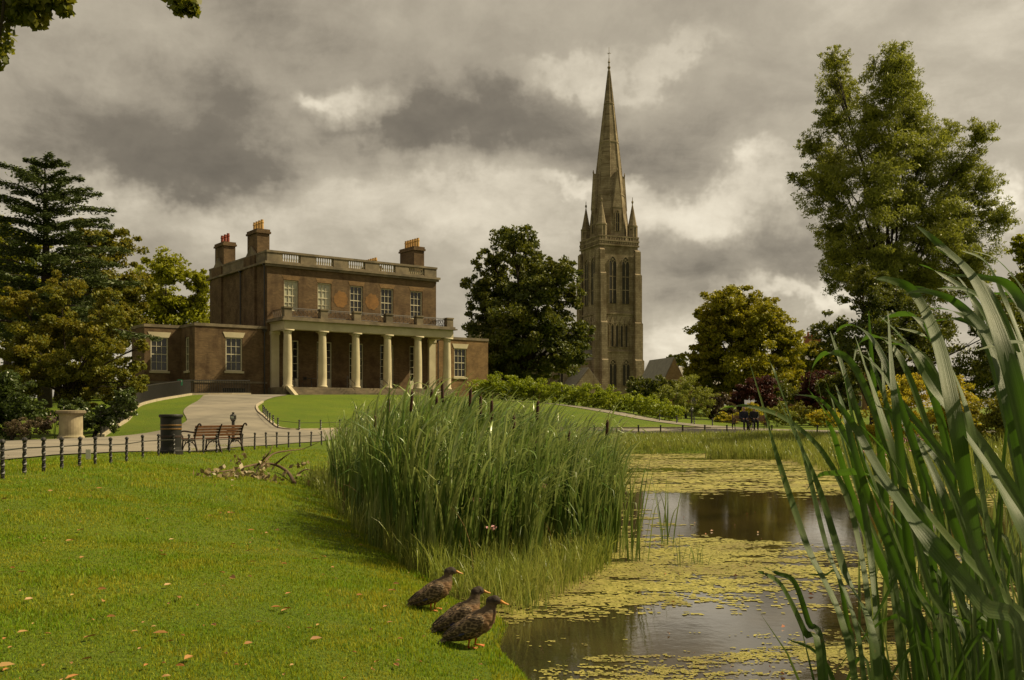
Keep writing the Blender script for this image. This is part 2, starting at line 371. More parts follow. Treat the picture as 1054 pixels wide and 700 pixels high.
# ------------------------------------------------------------------ paths
M_path = mat('tarmac path', (.195, .172, .135), (.125, .110, .087), .9, .9, .5, c3=(.23, .20, .155), scale3=.22, bscale=40, detail=9)
PATH = [(-11.8, -6), (-11.2, 8), (-10.6, 15), (-10.2, 19), (-10.6, 24), (-10.6, 27.6), (-10.0, 29.2), (-9.2, 31.5), (-8.7, 36), (-8, 41.0), (-6, 45), (-2, 48.6), (4, 51.6), (10, 53), (16, 53.5), (26, 53), (45, 50),
        (45, 54), (26, 58), (18, 58.8), (15.3, 59.6), (12.6, 61.6), (8.6, 67.2), (4.6, 73.2), (1, 79), (-1, 79), (2.8, 72), (6.9, 65.4), (10.8, 59.6), (12.0, 57.6), (8, 56.3), (3, 54.6), (-3, 51.6), (-7.5, 47.6), (-10.2, 44), (-11.4, 46), (-12.8, 50), (-13.9, 53), (-15.0, 57), (-15.7, 61), (-16.3, 66), (-16.0, 71.6),
        (-22.0, 71.6), (-21.6, 68), (-20.6, 64.5), (-19.7, 61), (-18.9, 57), (-18, 53), (-16.4, 49), (-15.4, 46), (-15.3, 43), (-16.6, 40.3), (-17.4, 37), (-19, 33), (-24, 26), (-28, 10), (-30, -6)]
def smooth_poly(P, it=2):
    P = [Vector(p) for p in P]
    for _ in range(it):
        Q = []
        for i in range(len(P)):
            a, b = P[i], P[(i+1) % len(P)]; Q += [a*.75+b*.25, a*.25+b*.75]
        P = Q
    return P
def patch(name, poly, dz, m, step=.8):
    P = smooth_poly(poly); 
    pts = [p.copy() for p in P]; E = [(i, (i+1) % len(P)) for i in range(len(P))]
    xs = [p.x for p in P]; ys = [p.y for p in P]; pa = np.array([(p.x, p.y) for p in P]); 
    X, Y = np.meshgrid(np.arange(min(xs), max(xs), step), np.arange(min(ys), max(ys), step)); X = X.ravel(); Y = Y.ravel()
    ins = np.zeros(X.shape, bool)
    for a, b in zip(pa, np.roll(pa, -1, axis=0)):
        ins ^= ((a[1] > Y) != (b[1] > Y)) & (X < (b[0]-a[0])*(Y-a[1])/(b[1]-a[1]+1e-12)+a[0])
    pts += [Vector((x+random.uniform(-.05, .05), y)) for x, y in zip(X[ins], Y[ins])]
    vo, eo, fo, *_ = delaunay_2d_cdt(pts, E, [], 1, 1e-4)
    vx = np.array([p.x for p in vo]); vy = np.array([p.y for p in vo]); vz = hgt(vx, vy)+dz
    mb = MB().add(list(zip(vx, vy, vz)), [tuple(f) for f in fo]); o = mb.build(name, m, smooth=True)
    me = o.data
    if me.polygons and me.polygons[0].normal.z < 0: me.flip_normals()
    return tag(o, kind='structure'), P
o, PP = patch('path', PATH, .03, M_path)
M_kerb = mat('pale kerb stone', (.40, .34, .24), (.30, .25, .17), 3, .85)
def ribbon(name, pts, w0, h0, m, parent=None, dz=0.0):
    """a kerb-like strip following the ground"""
    pts = [Vector(p) for p in pts]; P = []
    for a, b in zip(pts, pts[1:]):
        n = max(1, int((b-a).length/.5)); P += [a.lerp(b, i/n) for i in range(n)]
    P.append(pts[-1]); mb = MB(); vs = []
    for i, p in enumerate(P):
        t = (P[min(i+1, len(P)-1)]-P[max(i-1, 0)]).normalized(); nn = Vector((-t.y, t.x))*w0/2
        z = H(p.x, p.y)+dz
        for q, zz in ((p-nn, z-.1), (p-nn, z+h0), (p+nn, z+h0), (p+nn, z-.1)): vs.append((q.x, q.y, zz))
    fs = [(i*4+k, i*4+(k+1) % 4, i*4+4+(k+1) % 4, i*4+4+k) for i in range(len(P)-1) for k in range(4)]+[(0, 1, 2, 3), tuple(len(P)*4-4+k for k in (3, 2, 1, 0))]
    return mb.add(vs, fs).build(name, m, parent)
def catmull(P, n=6):
    P = [Vector(p) for p in P]; out = []
    for i in range(len(P)-1):
        p0 = P[max(i-1, 0)]; p1 = P[i]; p2 = P[i+1]; p3 = P[min(i+2, len(P)-1)]
        for k in range(n):
            t = k/n; out.append(.5*((2*p1)+(-p0+p2)*t+(2*p0-5*p1+4*p2-p3)*t*t+(-p0+3*p1-3*p2+p3)*t**3))
    out.append(P[-1]); return out
o = ribbon('path_kerb', catmull([(-8.0, 46.9), (-9.6, 44.6), (-10.5, 44.3), (-11.3, 46), (-12.75, 50), (-13.85, 53), (-14.95, 57), (-15.65, 61)]), .12, .09, M_kerb); tag(o, kind='structure')
o = ribbon('path_kerb', catmull([(-7.5, 47.75), (-3, 51.75), (3, 54.8), (8, 56.5), (11.8, 57.7)]), .12, .10, M_kerb); tag(o, kind='structure')

# ------------------------------------------------------------------ grass blades
M_grass = leafmat('grass blades', (.050, .135, .002), (.185, .305, .005), (.34, .31, .020), trans=.35, rough=.6, spec=.2, big=1.3)
def blades(x, y, hgt_, wid, lean, m, name, parent=None, z=None, segs=2, tilt=(0, 0)):
    n = len(x); z = hgt(x, y) if z is None else z
    az = rng.random(n)*2*np.pi; dx = np.cos(az)*wid/2; dy = np.sin(az)*wid/2
    lz = rng.random(n)*2*np.pi; l = lean*hgt_*rng.random(n); lx = np.cos(lz)*l+tilt[0]*hgt_; ly = np.sin(lz)*l+tilt[1]*hgt_
    lev = [(0, 1.0)]+[((i+1)/segs, 1-((i+1)/segs)**1.5) for i in range(segs-1)]
    vs = []
    for t_, ww in lev:
        for s_ in (-1, 1): vs.append(np.stack([x+lx*t_*t_+s_*dx*ww, y+ly*t_*t_+s_*dy*ww, z+hgt_*t_-.012*(t_ == 0)], -1))
    vs.append(np.stack([x+lx, y+ly, z+hgt_*np.clip(1-.25*(l/np.maximum(hgt_, 1e-6)), .3, 1)], -1))
    k = len(vs); V = np.stack(vs, 1).reshape(-1, 3); b = np.arange(n)[:, None]*k; fs = []
    for i in range(segs-1):
        a = 2*i; fs += [b+np.array([[a, a+1, a+3]]), b+np.array([[a, a+3, a+2]])]
    a = 2*(segs-1); fs.append(b+np.array([[a, a+1, a+2]]))
    return npmesh(name, V, np.concatenate(fs), m, parent)
def lawn_points():
    X = []; Y = []; Hh = []
    for (y0, y1, dens, hh) in [(3.9, 6.5, 4600, .021), (6.5, 9.5, 3000, .025), (9.5, 14, 1500, .030), (14, 22, 500, .05), (22, 34, 170, .055)]:
        x0 = -.56*y1; x1 = 1.0; n = int((x1-x0)*(y1-y0)*dens); x = rng.uniform(x0, x1, n); y = rng.uniform(y0, y1, n)
        k = (x/y > -.57) & (shore_dist(x, y) > -.04) & ~((x < -10.1) & (y > 13)); 
        X.append(x[k]); Y.append(y[k]); Hh.append(hh*(.6+.8*rng.random(k.sum())))
    return map(np.concatenate, (X, Y, Hh))
x, y, hh = lawn_points()
cl = np.clip(.85+.28*np.sin(x*9+np.sin(y*7)*2)*np.sin(y*8+np.cos(x*6)*2)+.5*np.sin(x*3.1+np.sin(y*2.3)*1.5)*np.sin(y*2.7+np.cos(x*1.9)), .5, 1.5)
sd = shore_dist(x, y); hh = hh*cl*(1+1.2*np.exp(-np.maximum(sd, 0)/.25))
o = blades(x, y, hh, .0042+.00045*y, .9, M_grass, 'grass'); tag(o, 'short yellow-green lawn grass in front of the pond', 'grass', kind='stuff')

# fallen leaves (uncountable scatter over the lawn)
def litter():
    mb = MB(); 
    M = Matrix
    for i in range(340):
        Y = 4.6+17*random.random()**1.5; px = random.uniform(0, 520); x_ = (px-527)/1000*Y
        if float(shore_dist(np.array([x_]), np.array([Y]))[0]) < .1: continue
        s = random.uniform(.014, .042)*(.6+.7*random.random()**2); z = H(x_, Y)+.030
        rot = M.Rotation(random.uniform(0, 6.28), 4, 'Z') @ M.Rotation(random.uniform(-.5, .5), 4, 'X')
        pts = [(-s, 0, 0), (-s*.4, -s*.42, .004), (s*.4, -s*.4, .006), (s*1.1, 0, 0), (s*.4, s*.35, s*.25), (-s*.4, s*.4, s*.3)]
        mb.add([tuple(Vector((x_, Y, z))+rot @ Vector(p)) for p in pts], [(0, 1, 2, 3), (0, 3, 4, 5)])
    return mb
o = litter().build('fallen_leaves', leafmat('fallen leaf', (.30, .12, .03), (.40, .27, .10), (.22, .08, .02), trans=.1, big=3)); tag(o, 'brown and orange fallen leaves scattered over the lawn', 'fallen leaves', kind='stuff')

# ================================================================== THE HOUSE
TH = math.atan2(.6, .8)
house = empty('brick_house', (-18.9, 75, 0), 'dark brick country house with white columned portico and tall chimneys above the lawn', 'house', rz=TH)
def front(a, z, d): return (a, d, z)          # a along the front, d into the wall
def leftside(a, z, d): return (d, a, z)
def wall(mb, fn, a0, a1, z0, z1, ops, thick, d0=0.0):
    As = sorted({a0, a1, *[o[0] for o in ops], *[o[1] for o in ops]}); Zs = sorted({z0, z1, *[o[2] for o in ops], *[o[3] for o in ops]})
    for i in range(len(As)-1):
        run = None
        for j in range(len(Zs)-1):
            ca = (As[i]+As[i+1])/2; cz = (Zs[j]+Zs[j+1])/2
            hole = any(o[0] < ca < o[1] and o[2] < cz < o[3] for o in ops)
            if not hole: run = (run[0], Zs[j+1]) if run else (Zs[j], Zs[j+1])
            if (hole or j == len(Zs)-2) and run:
                mb.prism([(As[i], run[0]), (As[i+1], run[0]), (As[i+1], run[1]), (As[i], run[1])], fn, d0, d0+thick); run = None
def fbox(mb, fn, a0, a1, z0, z1, d0, d1): mb.prism([(a0, z0), (a1, z0), (a1, z1), (a0, z1)], fn, d0, d1)
def sash(parent, fn, ac, w_, z0, z1, d, cols, rows, glass, name='window', label=None, sill=True, lintel=None, meet=True, sillm=None, panel=0.0):
    mb = MB(); a0 = ac-w_/2; a1 = ac+w_/2; f = .08
    fbox(mb, fn, a0, a0+f, z0, z1, d-.03, d+.07); fbox(mb, fn, a1-f, a1, z0, z1, d-.03, d+.07)
    fbox(mb, fn, a0+f, a1-f, z0, z0+f, d-.03, d+.07); fbox(mb, fn, a0+f, a1-f, z1-f, z1, d-.03, d+.07)
    if panel: fbox(mb, fn, a0+f, a1-f, z0+f, z0+panel, d-.01, d+.05)
    zb = z0+max(f, panel)
    for i in range(1, cols):
        c = a0+f+(w_-2*f)*i/cols; fbox(mb, fn, c-.016, c+.016, zb, z1-f, d-.005, d+.04)
    for i in range(1, rows):
        c = zb+(z1-f-zb)*i/rows; h_ = .035 if (meet and i == rows//2) else .016
        fbox(mb, fn, a0+f, a1-f, c-h_, c+h_, d-.012, d+.042)
    wnd = mb.build(name, M_white, parent)
    if label: wnd['label'] = label
    mb = MB(); fbox(mb, fn, a0+.02, a1-.02, z0+.02, z1-.02, d+.045, d+.065); mb.build('pane', glass, wnd)
    if sill: mb = MB(); fbox(mb, fn, a0-.12, a1+.12, z0-.16, z0-.003, -.09, d+.02); mb.build('sill', sillm or M_stone, wnd)
    if lintel:
        mb = MB(); e = lintel; mb.prism([(a0-.05, z1+.003), (a1+.05, z1+.003), (a1+.05+e, z1+.40), (a0-.05-e, z1+.40)], fn, -.03, .12)
        mb.build('lintel', M_render, wnd)
    return wnd

BW, BD = 15.4, 12.6; CX = [1.98+2.86*i for i in range(5)]
mb = MB()
ops = [(c-.6, c+.6, 9.75, 12.15) for c in CX]+[(c-.66, c+.66, 3.72, 7.45) for c in CX]
wall(mb, front, 0, BW, 2.2, 13.45, ops, .4)
wall(mb, leftside, .4, BD, 2.2, 13.45, [], .4)
mb.box(BW-.4, BW, .4, BD, 2.2, 13.45); mb.box(.4, BW-.4, BD-.4, BD, 2.2, 13.45)
for a, b in ((2.1, 4.35), (9.4, 11.7)):                       # chimney breasts on both ends
    for x0, x1 in ((-.18, 0), (BW, BW+.18)): mb.box(x0, x1, a, b, 2.2, 14.2)
mb.build('wall', M_brick, house)
mb = MB(); mb.box(.41, BW-.41, .41, BD-.41, 13.0, 13.3); mb.build('roof', M_slate, house)
mb = MB()                                                     # cornice, string and coping
mb.box(-.28, BW+.28, -.28, -.003, 13.28, 13.46); mb.box(-.18, BW+.18, -.18, -.003, 13.10, 13.277)
mb.box(-.28, -.003, 0, BD+.2, 13.30, 13.45); mb.box(BW+.003, BW+.28, 0, BD+.2, 13.30, 13.45)
mb.build('cornice', M_stone, house)
mb = MB(); pz0, pz1 = 13.463, 14.18
seg = [-.02]; 
for c in CX: seg += [c-.78, c+.78]
seg.append(BW+.02)
for i in range(0, len(seg), 2): mb.box(seg[i], seg[i+1], -.05, .35, pz0, pz1)
mb.box(-.08, BW+.08, -.10, .40, pz1+.002, 14.35)
mb.box(-.05, .30, .353, BD, 13.453, pz1); mb.box(BW-.30, BW+.05, .353, BD, 13.453, pz1); mb.box(-.08, .34, .403, BD+.05, pz1+.002, 14.33); mb.box(BW-.34, BW+.08, .403, BD+.05, pz1+.002, 14.33)
for c in CX: mb.box(c-.777, c+.777, -.03, .33, pz0, 13.58)
par = mb.build('parapet', M_stone, house)
for c in CX:
    mb = MB()
    for k in range(8):
        mb.lathe([(.05, 0), (.05, .04), (.075, .18), (.04, .34), (.04, .46), (.055, .5), (.055, .585)], 8, (c-.68+k*.195, .12, 13.585))
    mb.build('baluster', M_render, par)
# orange repaired brick roundels between the upper windows
for c in (CX[1]+1.43, CX[2]+1.43):
    mb = MB(); poly = [(c+.62*(1+.10*math.sin(k*2.7+c))*math.cos(k*2*math.pi/26), 10.95+.66*(1+.10*math.sin(k*1.9))*math.sin(k*2*math.pi/26)) for k in range(26)]
    mb.prism(poly, front, -.012, .02); mb.build('brick_patch', brickmat('orange brick', (.27, .135, .042), (.20, .10, .034), (.18, .12, .06), (.15, .085, .035)), house)
for i, c in enumerate(CX):
    sash(house, front, c, 1.18, 9.76, 12.14, .14, 3, 4, M_blind if i < 2 else M_glass, label='tall sash window with pale blind drawn' if i < 2 else None, sill=False)
    dw_ = sash(house, front, c, 1.30, 3.73, 7.44, .14, 3, 5, M_glass, name='french_door' if i == 2 else 'window', sill=False, meet=False, panel=.75)
# brick flat arches over upper openings
for c in CX: MB().prism([(c-.62, 12.153), (c+.62, 12.153), (c+.78, 12.5), (c-.78, 12.5)], front, -.012, .05).build('brick_arch', M_brick_l, house)
# chimneys
def stack(x0, x1, y0, y1, ztop, pots, potm, label):
    mb = MB(); mb.box(x0, x1, y0, y1, 13.2, ztop-.34); mb.box(x0-.1, x1+.1, y0-.1, y1+.1, ztop-.337, ztop-.18); mb.box(x0-.04, x1+.04, y0-.04, y1+.04, ztop-.177, ztop)
    ch = mb.build('chimney', M_brick, house); ch['label'] = label
    # pointed stone gable at the stack's foot
    mb = MB(); s_ = -1 if x0 < 5 else 1; xf = (x0-.16) if s_ < 0 else (x1+.02); m_ = (y0+y1)/2
    mb.prism([(m_-1.15, 14.205), (m_+1.15, 14.205), (m_, 15.05)], leftside, xf, xf+.14); mb.build('gable', M_stone, ch)
    for k in range(pots):
        f = (k+.5)/pots; mb = MB(); px_ = (x0+x1)/2; py = y0+(y1-y0)*f
        mb.lathe([(.13, 0), (.12, .5), (.15, .53), (.15, .6), (.12, .62), (.12, .78)], 10, (px_, py, ztop+.002)); mb.build('chimney_pot', potm, ch)
stack(.1, 1.12, 2.2, 4.25, 16.35, 4, M_potY, 'front left chimney stack with four buff pots')
stack(.1, 1.12, 9.5, 11.6, 16.35, 3, M_potR, 'rear left chimney stack with red pots')
stack(BW-1.12, BW-.1, 1.8, 4.25, 16.35, 6, M_potY, 'front right chimney stack with six buff pots')
stack(BW-1.12, BW-.1, 9.4, 11.6, 15.6, 5, M_potY, 'rear right chimney stack with buff pots')
# downpipes
for (x_, y_, zt) in ((-.12, .25, 13.2), (-.12, 5.2, 13.2), (-.25, -.08, 8.0), (BW+.15, -.08, 8.0), (BW+.10, .4, 13.0)):
    mb = MB(); mb.tube([(x_, y_, 3.0), (x_, y_, zt)], [.055, .055], 8)
    for z in (5, 7, 9, 11): 
        if z < zt: mb.lathe([(.075, 0), (.075, .08)], 8, (x_, y_, z))
    mb.box(x_-.13, x_+.13, y_-.09, y_+.09, zt, zt+.22); mb.build('downpipe', M_iron, house)
# portico
COLX = [.55+2.862*i for i in range(6)]; CY = -2.55
mb = MB(); mb.box(.05, 15.35, -3.0, -.003, 2.4, 3.70); mb.build('portico_floor', M_stone, house)
for c in COLX:
    mb = MB(); mb.lathe([(.40, 3.702), (.40, 3.80), (.37, 3.84), (.335, 3.90), (.345, 4.6), (.335, 6.0), (.285, 7.70), (.285, 7.74), (.31, 7.76), (.29, 7.79), (.36, 7.90), (.36, 7.93)], 20, (c, CY, 0))
    mb.box(c-.38, c+.38, CY-.38, CY+.38, 7.932, 8.047); o = mb.build('column', M_render, house, smooth=False)
    for p_ in o.data.polygons: p_.use_smooth = abs(p_.normal.z) < .6 and p_.area < .2
for c in (COLX[0], COLX[-1]):
    mb = MB(); mb.box(c-.32, c+.32, -.28, -.004, 3.702, 7.8); mb.box(c-.37, c+.37, -.33, -.004, 7.802, 8.047); mb.build('pilaster', M_render, house)
mb = MB(); x0, x1 = COLX[0]-.42, COLX[-1]+.42; y0 = CY-.36
mb.box(x0, x1, y0, y0+.72, 8.05, 8.62)
for c in (COLX[0], COLX[-1]): mb.box(c-.30, c+.30, y0+.723, -.006, 8.052, 8.62)
mb.box(x0+.02, x1-.02, y0+.02, -.006, 8.622, 8.70)
for c in COLX[1:-1]: mb.box(c-.12, c+.12, y0+.723, -.006, 8.30, 8.62)
mb.build('entablature', M_render, house)
mb = MB(); mb.box(x0-.25, x1+.25, y0-.25, -.006, 8.702, 8.80); mb.box(x0-.12, x1+.12, y0-.12, -.006, 8.803, 8.97); mb.build('portico_cornice', M_stone, house)
PIER = [COLX[0]-.1]+COLX[1:-1]+[COLX[-1]+.1]
for c in PIER:
    mb = MB(); w2 = .30; mb.box(c-w2, c+w2, y0, y0+.5, 8.973, 9.62); mb.box(c-w2-.05, c+w2+.05, y0-.05, y0+.55, 9.622, 9.74); mb.build('balcony_pier', M_stone, house)
def lattice(p, q, z0, z1, name='balcony_rail'):
    mb = MB(); p = Vector(p); q = Vector(q); L = (q-p).length; n = max(1, round(L/.36)); mb.bar((*p, z1), (*q, z1), .03); mb.bar((*p, z0), (*q, z0), .025); mb.bar((*p, z0+.5), (*q, z0+.5), .014)
    for k in range(n):
        a = p.lerp(q, k/n); b = p.lerp(q, (k+1)/n); mb.bar((*a, z0), (*b, z0+.5), .012); mb.bar((*b, z0), (*a, z0+.5), .012); mb.bar((*a, z0), (*a, z1), .012)
        mb.bar((*a.lerp(b, .5), z0+.5), (*a.lerp(b, .5), z1), .01)
    return mb.build(name, M_iron, house)
for a, b in zip(PIER, PIER[1:]): lattice((a+.30, y0+.25), (b-.30, y0+.25), 9.06, 9.66)
for c in (PIER[0], PIER[-1]): lattice((c, y0+.5), (c, -.02), 9.06, 9.66)
# steps and cheek
for k in range(4):
    mb = MB(); mb.box(.5+.05*k, 11.5, -3.003-.36*(k+1), -3.003-.36*k, 2.2, 3.60-.15*k); mb.build('step', M_stone, house)
mb = MB(); mb.prism([(-3.0, 3.72), (-3.05, 3.55), (-4.75, 2.7), (-4.75, 3.02), (-3.3, 3.78)], lambda a, z, d: (d, a, z), .2, .48); mb.build('step_cheek', M_render, house)
for X_ in (5.2, 8.1):
    mb = MB()
    mb.tube([(X_, -4.5, 2.9), (X_, -4.5, 4.0), (X_, -3.2, 4.6), (X_, -3.2, 3.7)], [.03]*4, 6)
    mb.tube([(X_, -4.5, 3.5), (X_, -3.2, 4.1)], [.02]*2, 6)
    mb.build('handrail', M_iron, house)
# hanging lantern in the portico
mb = MB(); mb.tube([(7.0, -1.4, 8.3), (7.0, -1.4, 7.55)], [.012]*2, 5); mb.lathe([(.05, 7.55), (.2, 7.42), (.2, 7.38)], 6, (7.0, -1.4, 0))
for k in range(6): a = k*math.pi/3; mb.bar((7+.17*math.cos(a), -1.4+.17*math.sin(a), 7.38), (7+.11*math.cos(a), -1.4+.11*math.sin(a), 6.9), .012)
mb.lathe([(.12, 6.86), (.12, 6.9)], 6, (7.0, -1.4, 0)); lan = mb.build('lantern', M_iron, house)
mb = MB(); mb.lathe([(.10, 6.91), (.155, 7.37)], 6, (7.0, -1.4, 0)); mb.build('lantern_glass', mat('milky lamp glass', (.6, .58, .48), rough=.2), lan)
# wings
def wing(x0, x1, y0, wc):
    mb = MB(); wall(mb, front, x0, x1, 2.2, 8.2, [(wc-.65, wc+.65, 4.9, 7.45)], .4, y0)
    return mb
mb = wing(-5.6, -.003, .03, -2.62); wall(mb, leftside, .433, 3.2, 2.2, 8.2, [(1.3, 2.2, 4.9, 7.45)], .4, -5.6)
wall(mb, front, -8.3, -5.603, 2.2, 8.2, [(-7.2-.65, -7.2+.65, 4.9, 7.45)], .4, 3.2); mb.box(-8.3, -7.9, 3.603, 6.5, 2.2, 8.2); mb.box(-7.9, 0, 6.1, 6.5, 2.2, 8.2)
mb.box(-5.197, -.4, 3.2, 3.5, 7.9, 8.19)
mb.build('left_wing_wall', M_brick, house)
mb = MB(); mb.box(-5.65, -.003, -.03, .5, 8.203, 8.42); mb.box(-5.65, -5.1, .503, 3.15, 8.203, 8.42); mb.box(-8.35, -5.1, 3.153, 3.7, 8.203, 8.42); mb.box(-8.35, -7.85, 3.703, 6.55, 8.203, 8.42)
mb.build('wing_coping', M_stone, house)
mb = MB(); mb.box(-5.64, -.003, -.02, .027, 4.0, 4.14); mb.box(-5.64, -5.603, .03, 3.15, 4.0, 4.14); mb.box(-8.34, -5.643, 3.15, 3.197, 4.0, 4.14)
mb.build('string_course', M_stone, house)
mb = MB(); mb.box(-7.85, -.41, 3.75, 6.05, 7.6, 7.8); mb.box(-5.15, -.41, .51, 3.7, 7.602, 7.81); mb.build('wing_roof', M_slate, house); mb = MB(); mb.box(BW+.01, 20.5, .6, 8.5, 7.6, 7.8); mb.build('wing_roof', M_slate, house)
mb = MB(); wall(mb, front, BW+.003, 20.95, 2.2, 8.2, [(17.95-.65, 17.95+.65, 4.9, 7.45)], .4, .03); mb.box(20.55, 20.95, .433, 9, 2.2, 8.2); mb.build('right_wing_wall', M_brick_l, house)
mb = MB(); mb.box(BW+.003, 21.0, -.03, .5, 8.203, 8.42); mb.box(20.5, 21.0, .503, 9, 8.203, 8.42); mb.build('wing_coping', M_stone, house)
def off(fn, dd): return lambda a, z, d: fn(a, z, d+dd)
sash(house, off(front, .03), -2.62, 1.28, 4.91, 7.44, .10, 3, 4, M_glass, lintel=.18, label='sash window of the left wing beside the portico', sillm=M_render)
sash(house, off(front, 3.2), -7.2, 1.28, 4.91, 7.44, .10, 3, 4, M_glass, lintel=.18, label='sash window at the far left of the house', sillm=M_render)
sash(house, off(leftside, -5.6), 1.75, .88, 4.91, 7.44, .10, 2, 4, M_glass, sillm=M_render)
sash(house, off(front, .03), 17.95, 1.28, 4.91, 7.44, .10, 3, 4, M_glass, lintel=.18, label='sash window of the right wing', sillm=M_render)
mb = MB(); mb.box(-3.5, -1.8, .012, .027, 3.05, 3.62); mb.build('basement_window', M_glass, house)

def HL(x, y, z=None):
    c, s = math.cos(TH), math.sin(TH); X = -18.9+c*x-s*y; Y = 75+s*x+c*y
    return Vector((X, Y, H(X, Y) if z is None else z))
# cafe tables and chairs in the portico
def cafe_table():
    t = empty('cafe_table', (0, 0, 0), 'small dark round cafe table in the portico of the brick house, behind the leftmost column', 'table')
    mb = MB(); mb.lathe([(.35, .70), (.35, .73)], 18); mb.build('table_top', M_iron, t)
    mb = MB(); mb.lathe([(.2, 0), (.03, .05), (.03, .70)], 10); mb.build('table_leg', M_iron, t); return t
def cafe_chair():
    t = empty('cafe_chair', (0, 0, 0), 'dark metal cafe chair', 'chair')
    mb = MB(); mb.box(-.2, .2, -.2, .2, .43, .46); mb.build('seat', M_wood, t)
    mb = MB(); mb.box(-.2, .2, .19, .22, .62, .84); mb.tube([(-.18, .2, .4), (-.18, .24, .88)], [.015]*2); mb.tube([(.18, .2, .4), (.18, .24, .88)], [.015]*2); mb.build('backrest', M_iron, t)
    for sx in (-1, 1):
        for sy in (-1, 1): MB().tube([(sx*.17, sy*.17, .43), (sx*.2, sy*.2, 0)], [.014]*2).build('leg', M_iron, t)
    return t
t1 = cafe_table(); t1.location = HL(1.7, -1.3, 3.702)
t2 = copy_tree(t1); t2.location = HL(3.0, -1.5, 3.702); t2['label'] = 'small dark round cafe table in the portico, beside the second column from the left'
t1['group'] = t2['group'] = 'cafe tables in the portico'
c0 = cafe_chair(); first = True
for i, (x_, y_, rz, lb) in enumerate([(1.0, -1.2, 1.5, 'dark cafe chair directly behind the leftmost column of the portico'), (1.8, -.7, 0, 'dark cafe chair against the portico wall under the leftmost ground floor window'), (2.4, -1.2, -1.4, 'dark cafe chair between the two small tables in the portico'), (3.8, -1.6, -1.6, 'dark cafe chair just right of the second portico column')]):
    c = c0 if i == 0 else copy_tree(c0); c.location = HL(x_, y_, 3.702); c.rotation_euler.z = TH+rz; c['label'] = lb; c['group'] = 'cafe chairs in the portico'

# ================================================================== THE CHURCH
TA = R(22); church = empty('church', (18, 200, 0), 'tall Gothic stone church with square tower and needle spire behind the hedge', 'church', rz=TA)
W_ = 9.3
def lancetpoly(ac, w_, z0, zs, n=7):
    """pointed arch outline: sides up to zs, then two arcs"""
    h_ = w_/2; P = [(ac-h_, z0), (ac+h_, z0)]
    for k in range(n+1):
        a = math.radians(60)*k/n; P.append((ac-h_+w_*math.cos(a), zs+w_*math.sin(a)))
    for k in range(n-1, -1, -1):
        a = math.radians(60)*k/n; P.append((ac+h_-w_*math.cos(a), zs+w_*math.sin(a)))
    return P
M_void = mat('dark louvre', (.018, .015, .010), (.03, .024, .016), 3, .8)
def lancet(parent, fn, ac, w_, z0, z1, d, lights=2, name='belfry_window', trans=(.5,)):
    zs = z1-w_*.866; P = lancetpoly(ac, w_, z0, zs)
    mb = MB(); n = len(P)
    # moulded arch ring
    Pi = lancetpoly(ac, w_-.28, z0+.02, zs)
    for a, b, c, e in zip(P, P[1:]+P[:1], Pi, Pi[1:]+Pi[:1]): mb.prism([a, b, e, c], fn, -.14, .10)
    k = lights
    for i in range(1, k):
        c = ac-w_/2+w_*i/k; mb.prism([(c-.09, z0+.1), (c+.09, z0+.1), (c+.09, zs+w_*.2), (c-.09, zs+w_*.2)], fn, -.04, .12)
    for i in range(k):
        c = ac-w_/2+w_*(i+.5)/k; ww = w_/k; Q = lancetpoly(c, ww-.10, zs-.2, zs+.05, 4)[2:]; Qi = lancetpoly(c, ww-.34, zs-.2, zs+.05, 4)[2:]
        for a, b, g1, g2 in zip(Q, Q[1:], Qi, Qi[1:]): mb.prism([a, b, g2, g1], fn, -.03, .12)
    mb.prism([(ac+.28*math.cos(t*math.pi/4), zs+w_*.45+.28*math.sin(t*math.pi/4)) for t in range(8)], fn, -.03, .11)
    for f in trans: z = z0+(zs-z0)*f; mb.prism([(ac-w_/2+.1, z-.09), (ac+w_/2-.1, z-.09), (ac+w_/2-.1, z+.09), (ac-w_/2+.1, z+.09)], fn, -.03, .115)
    o = mb.build(name, M_tower, parent)
    mb = MB(); mb.prism(lancetpoly(ac, w_-.2, z0+.05, zs), fn, .0-.02, .3-.27); mb.build('opening', M_void, o)
    return o
def tf(a, z, d): return (a, d, z)
def tl(a, z, d): return (d, a, z)
mb = MB(); e = .12
mb.box(0, W_, 0, W_, 2, 14.3); mb.box(-.16, W_+.16, -.16, W_+.16, 14.303, 14.6)
mb.box(.10, W_-.10, .10, W_-.10, 14.603, 22.2); mb.box(-.10, W_+.10, -.10, W_+.10, 22.203, 22.55)
mb.box(.2, W_-.2, .2, W_-.2, 22.553, 36.4); mb.box(-.05, W_+.05, -.05, W_+.05, 36.403, 36.75); mb.box(.15, W_-.15, .15, W_-.15, 36.753, 37.3); mb.box(-.05, W_+.05, -.05, W_+.05, 37.303, 37.65)
for i in range(22):
    c = .2+i*(W_-.4)/21
    for fn in (tf, tl): fbox(mb, fn, c-.10, c+.10, 36.85, 37.29, -.02, .147)
tw = mb.build('tower_wall', M_tower, church)
mb = MB()                                                     # pierced parapet
for fn in (tf, tl):
    for i in range(16): c = .2+i*(W_-.4)/15; fbox(mb, fn, c-.13, c+.13, 37.653, 38.25, .04, .22)
    fbox(mb, fn, 0 if fn is tf else .263, W_, 38.253, 38.5, 0, .26)
mb.box(.3, W_, W_-.26, W_-.003, 37.653, 38.25); mb.box(W_-.26, W_-.003, .3, W_-.3, 37.653, 38.25); mb.build('parapet', M_tower, tw)
